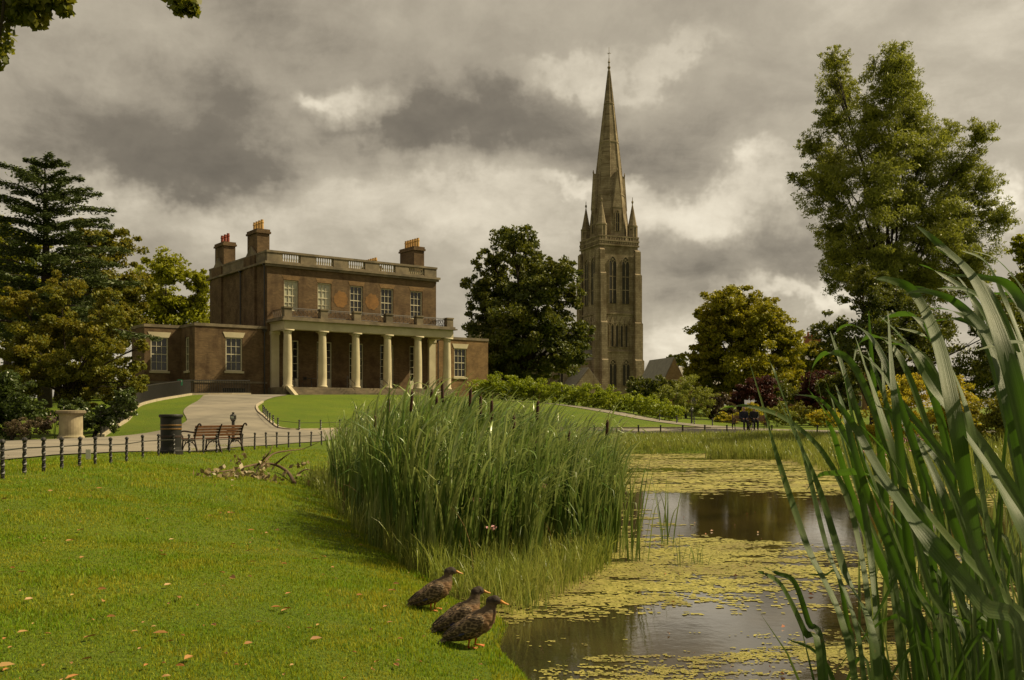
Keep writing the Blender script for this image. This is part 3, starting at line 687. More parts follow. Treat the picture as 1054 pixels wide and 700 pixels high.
for sx, sy in ((0, 0), (1, 0), (0, 1), (1, 1)):              # stepped angle buttresses
    mb = MB()
    X0 = sx*W_; Y0 = sy*W_
    def bt(w0, pr, z0, z1):
        s1 = -1 if sx == 0 else 1; s2 = -1 if sy == 0 else 1
        xa = X0; xb = X0-s1*w0; ya = Y0; yb = Y0-s2*w0
        mb.box(min(xa, xb), max(xa, xb), *(sorted((Y0, Y0+s2*pr))), z0, z1); mb.box(*(sorted((X0, X0+s1*pr))), min(ya, yb), max(ya, yb), z0, z1)
        # sloped set-off
        mb.prism([(Y0+s2*pr, z1), (Y0, z1), (Y0, z1+pr*.9)], lambda a, z, d: (d, a, z), min(xa, xb)+.002, max(xa, xb)-.002)
        mb.prism([(X0+s1*pr, z1), (X0, z1), (X0, z1+pr*.9)], lambda a, z, d: (a, d, z), min(ya, yb)+.002, max(ya, yb)-.002)
    bt(1.5, 1.25, 2, 12.6); bt(1.4, .95, 12.7, 20.4); bt(1.25, .70, 20.5, 30.5); bt(1.1, .42, 30.6, 35.4)
    mb.build('buttress', M_tower, church)
for fn in (tf, tl):
    for c in (3.15, 6.15): lancet(church, off(fn, .2), c, 1.95, 24.4, 34.4, .2, 2, trans=(.35, .68))
    for c in (3.1, 6.2): lancet(church, fn, c, 1.9, 7.4, 13.0, 0, 2, name='lower_window', trans=())
    mb = MB()
    for i in range(6):
        c = 1.9+i*1.1; P = lancetpoly(c, .95, 15.3, 19.6, 4); Pi = lancetpoly(c, .62, 15.4, 19.6, 4)
        for a, b, g1, g2 in zip(P, P[1:]+P[:1], Pi, Pi[1:]+Pi[:1]): mb.prism([a, b, g2, g1], fn, -.10, .10)
        mb.prism([(c-.55, 20.3), (c+.55, 20.3), (c, 21.7)], fn, -.06, .10)
    arc = mb.build('blind_arcade', M_tower, church)
    mb = MB()
    for i in (1, 2, 3, 4): c = 1.9+i*1.1; mb.prism(lancetpoly(c, .42, 15.5, 19.5, 4), fn, .06, .097)
    mb.build('opening', M_void, arc)
# spire
cx = cy = W_/2; a8 = math.pi/8
def oct_(mb, r0, z0, r1, z1): mb.lathe([(r0/math.cos(a8), z0), (r1/math.cos(a8), z1)], 8, (cx, cy, 0), a8)
mb = MB(); oct_(mb, 3.75, 37.7, 3.7, 41.0); oct_(mb, 3.7, 41.003, .14, 74.9)
def rz(z): return 3.7+(0.14-3.7)*(z-41)/(74.9-41)
sp = mb.build('spire', M_tower, church)
mb = MB()
for z in (47.5, 58.8, 67.1): oct_(mb, rz(z)+.10, z, rz(z)+.07, z+.3)
for k in range(8):
    a = a8+k*math.pi/4; mb.tube([(cx+math.cos(a)*(rz(z)/math.cos(a8)+.02), cy+math.sin(a)*(rz(z)/math.cos(a8)+.02), z) for z in (41, 74.3)], [.13, .05], 5)
mb.build('spire_band', M_tower, sp)
mb = MB(); mb.lathe([(.18, 74.6), (.34, 74.9), (.34, 75.1), (.14, 75.3), (.14, 75.9), (.28, 76.1), (.12, 76.4), (.08, 77.0)], 8, (cx, cy, 0)); mb.tube([(cx, cy, 76.9), (cx, cy, 79.3)], [.06, .04], 5); mb.bar((cx-.5, cy, 78.0), (cx+.5, cy, 78.0), .04); mb.bar((cx, cy-.5, 78.0), (cx, cy+.5, 78.0), .04)
mb.build('finial', M_tower, sp)
for k in range(4):                                            # tall gabled lucarnes on the four main faces
    Mx = Matrix.Translation((cx, cy, 0)) @ Matrix.Rotation(k*math.pi/2, 4, 'Z')
    fn = lambda a, z, d, Mx=Mx: tuple(Mx @ Vector((a, d, z)))
    mb = MB(); mb.prism([(-.95, 37.7), (.95, 37.7), (.95, 44.6), (-.95, 44.6)], fn, -3.75, -2.0)
    mb.prism([(-1.05, 44.603), (1.05, 44.603), (0, 52.2)], fn, -3.80, -1.6)
    mb.lathe([(.10, 51.8), (.18, 52.4), (.05, 52.9)], 6, tuple(Mx @ Vector((0, -3.7, 0)))[:2]+(0,))
    l = mb.build('lucarne', M_tower, sp)
    lancet(l, lambda a, z, d, fn=fn: fn(a, z, d-3.75), 0, 1.1, 39.6, 44.2, 0, 2, name='lucarne_window', trans=(.5,))
for sx in (0, 1):
    for sy in (0, 1):
        X_, Y_ = 1.02+sx*(W_-2.04), 1.02+sy*(W_-2.04)
        mb = MB(); mb.lathe([(1.05, 37.0), (1.0, 40.6), (1.12, 40.7), (1.12, 41.0), (.92, 41.05), (.08, 45.6)], 8, (X_, Y_, 0), a8); mb.lathe([(.06, 45.5), (.24, 45.9), (.24, 46.1), (.08, 46.3), (.06, 47)], 6, (X_, Y_, 0))
        for k in range(8): a = k*math.pi/4; mb.tube([(X_+1.0*math.cos(a+a8), Y_+1.0*math.sin(a+a8), 38), (X_+1.0*math.cos(a+a8), Y_+1.0*math.sin(a+a8), 40.6)], [.1, .1], 5)
        mb.build('pinnacle', M_tower, church)
# nave, aisle, porch
def gabled(parent, x0, x1, y0, y1, z0, ze, zr, wm, rm, along='x', gab=.25):
    mb = MB()
    if along == 'x':
        m_ = (y0+y1)/2; mb.prism([(y0, z0), (y1, z0), (y1, ze), (m_, zr), (y0, ze)], lambda a, z, d: (d, a, z), x0, x1); wl = mb.build('wall', wm, parent)
        mb = MB(); ov = .35; sl = (zr-ze)/(m_-y0)
        for s_ in (-1, 1):
            ye = y0-ov if s_ < 0 else y1+ov; mb.prism([(m_, zr+.03), (ye, ze-ov*sl+.03), (ye, ze-ov*sl+.25), (m_, zr+.28)], lambda a, z, d: (d, a, z), x0+gab, x1-gab)
    else:
        m_ = (x0+x1)/2; mb.prism([(x0, z0), (x1, z0), (x1, ze), (m_, zr), (x0, ze)], lambda a, z, d: (a, d, z), y0, y1); wl = mb.build('wall', wm, parent)
        mb = MB(); ov = .35; sl = (zr-ze)/(m_-x0)
        for s_ in (-1, 1):
            xe = x0-ov if s_ < 0 else x1+ov; mb.prism([(m_, zr+.03), (xe, ze-ov*sl+.03), (xe, ze-ov*sl+.25), (m_, zr+.28)], lambda a, z, d: (a, d, z), y0+gab, y1-gab)
    mb.build('roof', rm, parent); return wl
M_roofb = mat('pale slate roof', (.22, .20, .165), (.16, .145, .12), 2, .75, .3)
gabled(church, -26, -.1, 1.5, 11, 2, 13, 19.2, M_tower, M_roofb)
gabled(church, -8.5, -1.3, -5.0, 1.45, 2, 6.2, 10.6, M_tower, M_roofb, 'y')
mb = MB(); mb.box(-26.5, -25.5, 1.0, 2.0, 2, 16.5); mb.lathe([(.8, 16.5), (.75, 17.8), (.9, 17.85), (.06, 21)], 8, (-26, 1.5, 0)); mb.build('pinnacle', M_tower, church)
for i in range(4): lancet(church, off(tf, 1.5), -22+i*4.6, 1.5, 6, 11.5, 0, 2, name='nave_window', trans=())
lancet(church, off(tf, -5.0), -4.9, 1.6, 3.2, 6.2, 0, 2, name='porch_window', trans=())

# distant houses
hs = empty('gabled_house', (0, 0, 0), 'small brown gabled house beyond the hedge, between the church tower and the golden tree', 'house')
hs.location = (20.3, 130, 0); hs.rotation_euler = (0, 0, R(14))
gabled(hs, 0, 3.1, 0, 9, 1, 5.9, 9.0, M_brick_l, M_roofb, 'y', .15)
gabled(hs, 3.105, 9.5, 1.4, 8, 1, 5.4, 7.9, M_brick_l, M_roofb, 'x', .1)
for (a, z0, z1, w2) in ((1.55, 4.3, 6.2, .9), (5, 3, 4.5, .9), (7.5, 3, 4.5, .9)):
    fn = off(front, 0 if a < 3 else 1.4)
    mb = MB(); fbox(mb, fn, a-w2/2, a+w2/2, z0, z1, -.06, -.004); o = mb.build('window', M_white, hs)
    mb = MB(); fbox(mb, fn, a-w2/2+.1, a+w2/2-.1, z0+.1, z1-.1, -.075, -.062); mb.build('pane', M_glass, o)
hb = empty('brick_terrace_house', (38.5, 128, 0), 'far brick house with red chimney showing between the golden tree and the tall willow', 'house', rz=R(8))
gabled(hb, 0, 12, 0, 8, 1, 8, 10.4, M_brick_l, M_slate, 'x', .1)
mb = MB(); mb.box(2.1, 3.9, 3.2, 4.8, 9.5, 12.0); mb.box(2.0, 4.0, 3.1, 4.9, 12.003, 12.2); ch = mb.build('chimney', mat('red brick', (.30, .10, .045), (.22, .08, .035), 4), hb)
for k in range(3): MB().lathe([(.16, 12.203), (.13, 12.8)], 8, (2.4+k*.6, 4, 0)).build('chimney_pot', M_potR, ch)
for a in (1.5, 4.5, 7.5, 10.5):
    for z0 in (2.5, 5.5):
        mb = MB(); fbox(mb, front, a-.55, a+.55, z0, z0+1.6, -.06, -.004); o = mb.build('window', M_white, hb)
        mb = MB(); fbox(mb, front, a-.45, a+.45, z0+.1, z0+1.5, -.075, -.062); mb.build('pane', M_glass, o)

# ================================================================== TREES AND SHRUBS
def leaves_mesh(name, P, size, m, parent, aspect=.55, droop=0.0, flat=0.0, up=None):
    """P (n,3) leaf centres; each leaf a folded rhombus of its own"""
    n = len(P); a = rng.normal(size=(n, 3)); a[:, 2] = a[:, 2]*(1-flat)-droop; a /= np.linalg.norm(a, axis=1)[:, None]+1e-9
    b = rng.normal(size=(n, 3)); b[:, 2] *= (1-flat); b -= (b*a).sum(1)[:, None]*a; b /= np.linalg.norm(b, axis=1)[:, None]+1e-9
    s = (size*(.65+.7*rng.random(n)))[:, None]
    V = np.stack([P-a*s*.5, P+b*s*aspect*.5, P+a*s*.5, P-b*s*aspect*.5], 1).reshape(-1, 3)
    return npmesh(name, V, np.arange(4*n).reshape(-1, 4), m, parent)
def clumps(blobs, n, sub=26, fill=.30, sub_r=.34, squash=.9):
    """leaf centres: blobs -> twig clumps near each blob's outside -> leaves"""
    blobs = np.array(blobs, float); wt = blobs[:, 3]**2; wt /= wt.sum(); out = []
    for b, w_ in zip(blobs, wt):
        k = int(n*w_); m_ = max(6, int(sub))
        dirs = rng.normal(size=(m_, 3)); dirs /= np.linalg.norm(dirs, axis=1)[:, None]
        rr = b[3]*np.where(rng.random(m_) < fill, rng.random(m_)*.7, .72+.35*rng.random(m_)); c = b[:3]+dirs*rr[:, None]*np.array([1, 1, squash])
        which = rng.integers(0, m_, k); sr = b[3]*sub_r*(.5+.8*rng.random(m_))[which]
        d = rng.normal(size=(k, 3)); d /= np.linalg.norm(d, axis=1)[:, None]; d *= (rng.random(k)**.5)[:, None]
        out.append(c[which]+d*sr[:, None]*np.array([1, 1, .62]))
    return np.concatenate(out)
def wob(a, b, n, amp):
    a = Vector(a); b = Vector(b); L = (b-a).length; pts = []
    for i in range(n+1):
        t = i/n; p = a.lerp(b, t); k = math.sin(math.pi*t)*amp*L
        pts.append(p+Vector((random.uniform(-1, 1)*k, random.uniform(-1, 1)*k, (random.uniform(-.4, .4)+.4)*k)))
    pts[-1] = b; return pts
def tree(name, base, blobs_px, Y, leaf, n, m, label, cat='tree', group=None, trunk_r=.35, split=.25, droop=0, flat=0, aspect=.55, depth=.8, fill=.45, sub=44, bark=None, twigs=True, sub_r=.34, stems=1, trunk=True, squash=.9, limb=1.0, grow=1.0):
    base = Vector(base); root = empty(name, base, label, cat, group)
    B = []
    rs = [b[2] for b in blobs_px]; xs = [b[0] for b in blobs_px]; spread = (max(xs)-min(xs))/2*Y/1000*depth
    cxp = (max(xs)+min(xs))/2
    for i, b in enumerate(blobs_px):
        px, py, r = b[:3]; half = math.sqrt(max(0.05, 1-((px-cxp)/(max(xs)-min(xs)+.01)*2)**2)) if len(blobs_px) > 3 else .3
        dY = b[3] if len(b) > 3 else ((i % 3)-1)*spread*half*.62+random.uniform(-.12, .12)*spread
        p = at(px, py, Y)-base; B.append((p.x, p.y+dY, p.z, r*grow*Y/1000))
    n = int(n*1.7)
    P = clumps(B, n, sub=sub, fill=fill, sub_r=sub_r, squash=squash)
    P[:, 2] = np.maximum(P[:, 2], .05)
    leaves_mesh('crown', P, leaf, m, root, aspect=aspect, droop=droop, flat=flat)
    if trunk:
        mb = MB(); top = max(b[2] for b in B); fork = top*split
        for s in range(stems):
            f0 = Vector((random.uniform(-.3, .3)*(stems > 1), random.uniform(-.3, .3)*(stems > 1), -.4)); ft = Vector((random.uniform(-.1, .1)*top*.3, 0, fork))
            mb.tube(wob(f0, ft, 4, .03), [trunk_r*1.25, trunk_r, trunk_r*.92, trunk_r*.86, trunk_r*.8], 9)
            for b in B[s::stems]:
                mid = ft.lerp(Vector(b[:3]), .5); mid.z += .06*top; r0 = trunk_r*random.uniform(.32, .5)*limb
                mb.tube([ft-Vector((0, 0, .3)), ft.lerp(mid, .5)+Vector((random.uniform(-.2, .2), random.uniform(-.2, .2), .1)), mid, Vector(b[:3])], [r0, r0*.75, r0*.5, r0*.2], 6)
                if twigs:
                    for k in range(9):
                        q = Vector(b[:3])+Vector(rng.normal(size=3)).normalized()*b[3]*.85
                        s0 = mid.lerp(Vector(b[:3]), random.uniform(.3, 1)); mb.tube([s0, s0.lerp(q, .5)+Vector((0, 0, .06*b[3])), q], [r0*.22, r0*.14, r0*.05], 4)
        mb.build('trunk', bark or M_trunk, root, smooth=True)
    return root
def gb(px, Y, sink=.05): p = gpt(px, Y); p.z -= sink; return p

L_dark = leafmat('dark green leaves', (.038, .058, .007), (.078, .100, .010), (.15, .15, .012), trans=.25, big=.25)
L_gold = leafmat('turning chestnut leaves', (.16, .18, .008), (.31, .29, .012), (.24, .20, .010), trans=.35, big=.22)
L_yel = leafmat('yellow green leaves', (.17, .195, .008), (.30, .30, .012), (.24, .24, .012), trans=.4, big=.2)
L_will = leafmat('willow leaves', (.11, .135, .018), (.20, .225, .036), (.26, .27, .030), trans=.35, big=.3)
L_olive = leafmat('olive leaves', (.090, .110, .008), (.180, .190, .013), (.21, .165, .014), trans=.35, big=.5)
L_laur = leafmat('laurel leaves', (.035, .060, .010), (.080, .115, .018), (.07, .085, .015), trans=.2, rough=.35, spec=.5, big=1)
L_cedar = leafmat('cedar needles', (.035, .055, .012), (.075, .098, .020), (.07, .09, .020), trans=.12, big=.5)
L_purp = leafmat('purple leaves', (.055, .014, .012), (.095, .022, .016), (.05, .02, .012), trans=.3, big=.6)
L_hedge = leafmat('hedge leaves', (.10, .15, .008), (.24, .30, .012), (.28, .31, .015), trans=.35, big=1.0)
L_lime = leafmat('yellow-green shrub leaves', (.20, .24, .012), (.42, .40, .022), (.40, .28, .02), trans=.45, big=1.2)
L_grey = leafmat('grey green leaves', (.07, .075, .035), (.14, .14, .07), (.12, .12, .06), trans=.25, big=1)

tree('dark_broadleaf_tree', gb(542, 100), [(530,256,21),(508,268,17),(552,270,21),(578,285,16),(497,300,20),(525,298,27),(558,302,26),(588,305,14),(505,328,24),(540,334,34),(572,345,26),(599,345,15),(592,365,13),(518,362,26),(552,372,24),(575,372,18),(530,388,20),(500,372,16)], 100, .34, 52000, L_dark,
     'large dense dark green tree between the brick house and the church tower', trunk_r=.6, split=.18, sub=60, sub_r=.28, grow=1.10)
tree('chestnut_tree', gb(762, 88), [(740,318,20),(765,313,17),(790,320,20),(723,342,17),(750,344,26),(784,348,26),(808,352,18),(717,370,14),(738,378,24),(772,382,27),(810,380,18),(745,402,20),(790,402,22),(730,330,16),(752,328,18),(778,330,18),(800,335,16),(765,358,20),(725,356,14),(806,370,14),(718,388,12),(815,392,13)], 88, .27, 64000, L_gold,
     'round golden-brown chestnut tree starting to turn, right of the church across the pond', trunk_r=.42, split=.22, fill=.6, sub=60, sub_r=.28, grow=1.14)
tree('tall_willow_tree', gb(916, 56), [(850,72,13),(858,88,15),(880,92,15),(908,74,17),(930,82,15),(947,100,14),(903,102,24),(857,122,18),(842,142,12),(885,135,22),(935,128,24),(862,162,24),(900,165,30),(948,162,28),(985,130,13),(1003,143,15),(988,175,24),(1014,190,18),(846,198,24),(826,186,8),(816,181,5),(890,210,32),(940,212,34),(990,222,28),(1020,226,16),(858,240,22),(905,252,30),(955,255,32),(1000,262,24),(880,280,22),(900,278,26),(930,292,28),(965,286,26),(855,268,18),(1000,285,20)], 56, .19, 150000, L_will,
     'tallest tree on the right, a feathery grey-green willow behind the reeds', trunk_r=.42, split=.36, droop=.5, aspect=.28, depth=.5, fill=.6, sub=90, sub_r=.33, stems=2, squash=1.1, limb=.5, grow=1.14)
tree('dark_shrub_tree', gb(900, 46), [(878,300,24),(915,318,32),(862,338,20),(890,352,30),(935,350,34),(975,345,34),(1020,340,34),(905,385,28),(950,390,30),(995,385,30),(1035,380,26)], 46, .15, 38000, L_dark,
     'wide dark shrubby tree below the tall willow, behind the lit yellow shrub', trunk_r=.2, split=.2, stems=3)
tree('broadleaf_tree', gb(1062, 58), [(1050,258,16),(1065,280,24),(1058,310,26),(1046,335,20),(1075,340,30)], 58, .22, 12000, L_yel, 'yellow-green tree cut by the right edge of the view, behind the tall willow', trunk_r=.3)
tree('broadleaf_tree', gb(170, 104), [(178,282,18),(206,294,14),(150,284,18),(128,306,22),(168,314,24),(198,320,18),(140,330,24),(180,345,26)], 104, .38, 22000, L_yel, 'bright yellow-green tree behind the left wing of the brick house', trunk_r=.5, grow=1.25, fill=.6)
tree('broadleaf_tree', gb(92, 84), [(98,246,16),(122,256,18),(78,258,16),(105,290,24),(70,300,26),(130,300,18),(90,330,30),(125,330,22)], 84, .32, 22000, L_olive, 'mid-green tree just right of the cedar, left of the bright yellow tree', trunk_r=.4, grow=1.25, fill=.6)
tree('broadleaf_tree', gb(10, 80), [(8,240,14),(-14,250,20),(22,262,18),(0,280,24),(30,290,20),(10,320,30)], 80, .32, 14000, L_yel, 'yellow-green tree behind the cedar at the left edge', trunk_r=.4, grow=1.2)
tree('olive_green_tree', gb(70, 43), [(25,312,20),(62,302,22),(100,312,20),(125,330,17),(40,338,30),(80,342,32),(118,356,22),(139,375,10),(20,365,26),(58,372,30),(98,380,28),(126,392,15),(38,398,24),(80,404,24),(112,408,15),(146,356,7),(140,400,8)], 43, .13, 60000, L_olive,
     'big olive-brown bushy tree at the left, standing behind the stone planter', trunk_r=.16, split=.25, stems=3, sub=34, sub_r=.3)
tree('laurel_shrub', gb(15, 40), [(10,400,24),(32,425,20),(0,430,22),(-15,410,22)], 40, .13, 9000, L_laur, 'dark glossy shrub at the left edge beside the stone planter', 'shrub', trunk_r=.05, stems=2)
tree('laurel_shrub', gb(100, 41), [(92,432,14),(110,430,15),(122,418,14),(78,425,16),(130,408,10)], 41, .12, 8000, L_laur, 'dark glossy shrub between the stone planter and the iron railing', 'shrub', trunk_r=.05, stems=2)
tree('pale_shrub', gb(30, 38), [(28,440,10),(45,438,10),(14,442,10)], 38, .07, 3000, leafmat('pinkish shrub', (.10, .07, .04), (.17, .12, .08), (.08, .07, .02)), 'low pinkish-grey shrub at the foot of the left bushes', 'shrub', trunk_r=.03)
tree('dark_shrub_tree', gb(60, 62), [(0,345,26),(-20,380,30),(35,360,26),(25,400,26),(70,350,22),(75,390,26),(110,365,22),(115,400,20),(55,418,20),(0,415,24)], 62, .2, 20000, L_dark, 'dark evergreen thicket behind the big olive tree at the left', trunk_r=.15, stems=3)
# right-hand middle distance
tree('feathery_shrub', gb(705, 72), [(690,405,12),(708,398,14),(726,408,12),(700,418,10),(718,420,12),(680,412,9)], 72, .16, 7000, L_will, 'feathery grey-green shrub at the right end of the hedge', 'shrub', trunk_r=.08, stems=2, aspect=.3)
tree('dark_shrub', gb(668, 80), [(655,398,11),(672,396,12),(688,400,11),(664,408,12)], 80, .22, 4500, L_dark, 'dark green shrub at the foot of the church tower', 'shrub', trunk_r=.08)
tree('purple_shrub', gb(772, 78), [(772,402,13),(788,396,12),(760,412,10),(790,412,12)], 78, .2, 5000, L_purp, 'purple-leaved shrub under the golden chestnut tree', 'shrub', trunk_r=.08)
tree('purple_shrub', gb(842, 74), [(835,398,13),(850,392,13),(858,404,12),(842,412,12),(828,412,10)], 74, .2, 6500, L_purp, 'purple-leaved shrub right of the golden chestnut tree, left of the dark trees', 'shrub', trunk_r=.08)
tree('brown_shrub', gb(735, 74), [(728,414,9),(742,412,9),(736,424,10),(752,424,9)], 74, .16, 3600, leafmat('mauve shrub', (.07, .04, .03), (.12, .07, .05), (.07, .06, .02)), 'mauve-brown shrub between the feathery shrub and the chestnut trunk', 'shrub', trunk_r=.05)
tree('broadleaf_tree', gb(838, 112), [(832,362,14),(848,372,14),(824,378,12),(845,390,16),(822,395,14)], 112, .4, 8000, L_olive, 'grey-green tree right of the golden chestnut, before the far chimney', trunk_r=.3)
tree('broadleaf_tree', gb(862, 100), [(866,360,16),(872,385,18),(858,392,14)], 100, .4, 7000, L_dark, 'dark tree beside the far brick house with the red chimney', trunk_r=.3)
tree('broadleaf_tree', gb(692, 150), [(690,373,8),(700,370,7),(685,385,9)], 150, .4, 3500, L_dark, 'small dark tree rising behind the little gabled house', trunk_r=.2)
for k, (px, py, r, dep, mm, lb) in enumerate([(775, 425, 11, 69, L_lime, 'yellowish shrub left of the bench with the two seated people'), (748, 430, 8, 70, L_lime, 'low yellow flowering shrub below the chestnut tree'), (800, 425, 12, 66, L_will, 'soft green shrub right of the two seated people'), (825, 425, 12, 69, L_olive, 'olive shrub on the far bank below the purple one'), (850, 428, 12, 66, L_lime, 'yellow-green shrub on the far bank left of the tall leaves')]):
    tree('low_shrub', gb(px, dep), [(px-r*.8, py+3, r*.8), (px, py, r), (px+r*.8, py+4, r*.8)], dep, .13, 2600, mm, lb, 'shrub', group=None, trunk_r=.03)
tree('dark_shrub', gb(865, 70), [(852,398,12),(866,392,14),(880,400,14),(858,412,12),(874,416,12)], 70, .2, 6000, L_dark, 'dark shrub hiding the far brick house, right of the purple shrub', 'shrub', trunk_r=.06)
tree('dark_shrub', gb(800, 82), [(790,408,12),(806,402,13),(820,408,12),(800,420,12)], 82, .2, 5000, L_dark, 'dark green shrub under the right side of the chestnut tree', 'shrub', trunk_r=.06)
# lit shrub on the right bank and its neighbours
tree('yellow_leaved_shrub', gb(938, 33), [(905,432,22),(925,412,20),(948,402,22),(972,408,22),(990,425,20),(935,440,26),(965,440,26),(890,448,14),(912,456,18),(1000,446,16)], 33, .085, 26000, L_lime, 'sunlit yellow-green shrub on the right bank seen through the tall leaves', 'shrub', trunk_r=.04, stems=3)
tree('bank_shrub', gb(1030, 30), [(1020,430,24),(1045,420,26),(1070,440,28),(1035,455,22)], 30, .09, 12000, L_olive, 'olive shrub on the right bank at the right edge of the view', 'shrub', trunk_r=.04)

# cedar: tiers of level branches
def cedar():
    base = gb(46, 56); root = empty('cedar_tree', base, 'dark blue-green cedar with flat layered branches at the upper left', 'tree')
    Ht = at(46, 168, 56).z-base.z; mb = MB(); mb.tube([(0, 0, -.4), (.1, 0, Ht*.5), (.0, .1, Ht*.8), (0, 0, Ht)], [.42, .3, .14, .03], 9); P = []
    tiers = 12
    for i in range(tiers):
        f = i/(tiers-1); z = Ht*(.30+.69*f); Lr = 2.5+(1-f)*3.6
        for k in range(7):
            az = k*2*math.pi/7+i*1.3+random.uniform(-.3, .3); L = Lr*random.uniform(.6, 1.15); rise = .10+.15*f
            if f > .95: L *= .55
            dirv = Vector((math.cos(az), math.sin(az), 0)); s = Vector((0, 0, z)); tip = s+dirv*L+Vector((0, 0, L*rise-.1*L*L*.12)); mid = s+dirv*L*.5+Vector((0, 0, L*.5*(rise+.12)))
            mb.tube([s, mid, tip], [.09*(1-f)+.03, .06*(1-f)+.02, .01], 5)
            n = int(190*L)+50; t = rng.random(n)**.75; side = rng.normal(size=n)*.13*L*(1.15-t*.7); perp = np.array([-dirv.y, dirv.x, 0])
            p0 = np.array(s)[None]*(1-t[:, None])**2+2*np.array(mid)[None]*(t*(1-t))[:, None]+np.array(tip)[None]*(t**2)[:, None]
            p0 = p0+perp*side[:, None]; p0[:, 2] += rng.normal(size=n)*.07-np.abs(side)*.12-.03
            k2 = rng.random(n) < .9; P.append(p0[k2])
    P = np.concatenate(P)
    leaves_mesh('crown', P, .22, L_cedar, root, aspect=.4, flat=.65); mb.build('trunk', M_trunk, root, smooth=True)
cedar()

# hedge below the church: one clipped, lumpy hedge
hpts = [(492, 405, 12, 77), (510, 401, 13, 76.5), (530, 402, 12, 76), (548, 404, 12, 75.5), (566, 406, 12, 75), (585, 410, 11, 74), (603, 409, 13, 73), (618, 411, 12, 72), (635, 416, 10, 71), (652, 417, 10.5, 69.5), (668, 420, 10, 68), (684, 424, 9.5, 66.5), (697, 427, 7, 65.5)]
hr = empty('hedge', gb(590, 73), 'long lumpy sunlit hedge running below the dark tree and the church tower', 'hedge')
B = []
for a, b in zip(hpts, hpts[1:]+[None]):
    if b is None: b = a
    for t in (0, .5):
        px, py, r, Y = [a[i]*(1-t)+b[i]*t for i in range(4)]
        for dy in (-.45, .5): p = at(px, py+random.uniform(-1.5, 1.5)-2, Y+dy)-hr.location; B.append((p.x, p.y, p.z, r*Y/1000*random.uniform(.85, 1.2)))
P = clumps(B, 42000, sub=20, fill=.2, squash=.95); 
zg = hgt(P[:, 0]+hr.location.x, P[:, 1]+hr.location.y)-hr.location.z; P = P[P[:, 2] > zg]
leaves_mesh('foliage', P, .15, L_hedge, hr)
mb = MB()
for b in B[::3]: x_, y_ = b[0], b[1]; z_ = H(x_+hr.location.x, y_+hr.location.y)-hr.location.z; mb.tube([(x_, y_, z_-.1), (x_+.1, y_, b[2])], [.04, .02], 5)
o = mb.build('stem', M_trunk, hr)

# the tree overhead at the upper left: trunk outside the view, boughs reaching in
def overhang():
    base = Vector((-9.5, 8.0, H(-9.5, 8)-.1)); root = empty('overhanging_tree', base, 'broadleaf tree whose leafy bough tips hang into the upper left corner', 'tree')
    mb = MB(); fork = Vector((.1, .1, 3.6)); mb.tube([(0, 0, -.3), (.05, 0, 1.2), fork], [.40, .30, .26], 10); P = []
    spots = [((8, 2), 10, .24), ((38, 2), 9.8, .22), ((62, 6), 9.9, .16), ((15, 18), 10, .18), ((38, 26), 9.8, .12), ((66, 15), 10, .10), ((30, 14), 9.9, .26), ((190, 9), 9.5, .18), ((176, -2), 9.5, .12), ((150, -8), 9.5, .09), ((196, 14), 9.5, .10), ((-4, 72), 9.8, .07), ((-30, 40), 10, .5), ((20, -60), 9.8, .5), ((90, -70), 9.6, .4), ((150, -60), 9.3, .3)]
    hub = at(30, -170, 9.6)-base; mb.tube([fork, fork.lerp(hub, .5)+Vector((0, 0, .8)), hub], [.24, .17, .10], 8)
    for (pp, Y, r) in spots:
        pp = (pp[0], pp[1]-4); r *= .85
        c = at(*pp, Y)-base; mb.tube([hub, hub.lerp(c, .5)+Vector((0, 0, .15)), c], [.05, .025, .008], 5)
        n = int(620*r*r/.09)+40; dd = rng.normal(size=(n, 3)); dd /= np.linalg.norm(dd, axis=1)[:, None]; P.append(np.array(c)+dd*(rng.random(n)**.45*r)[:, None]*np.array([1, 1, .75]))
    # crown above and behind the view
    Bc = [(random.uniform(-3.5, 1.5), random.uniform(-3.5, 2.0), random.uniform(6.2, 9), random.uniform(1.1, 1.7)) for _ in range(9)]
    for b in Bc: mb.tube([fork, fork.lerp(Vector(b[:3]), .5), b[:3]], [.18, .1, .04], 6)
    P.append(clumps(Bc, 9000)); P = np.concatenate(P)
    leaves_mesh('crown', P, .085, leafmat('bough leaves', (.06, .085, .008), (.15, .17, .012), (.18, .17, .014), trans=.5, big=2), root, aspect=.7)
    mb.build('trunk', M_trunk, root, smooth=True)
overhang()

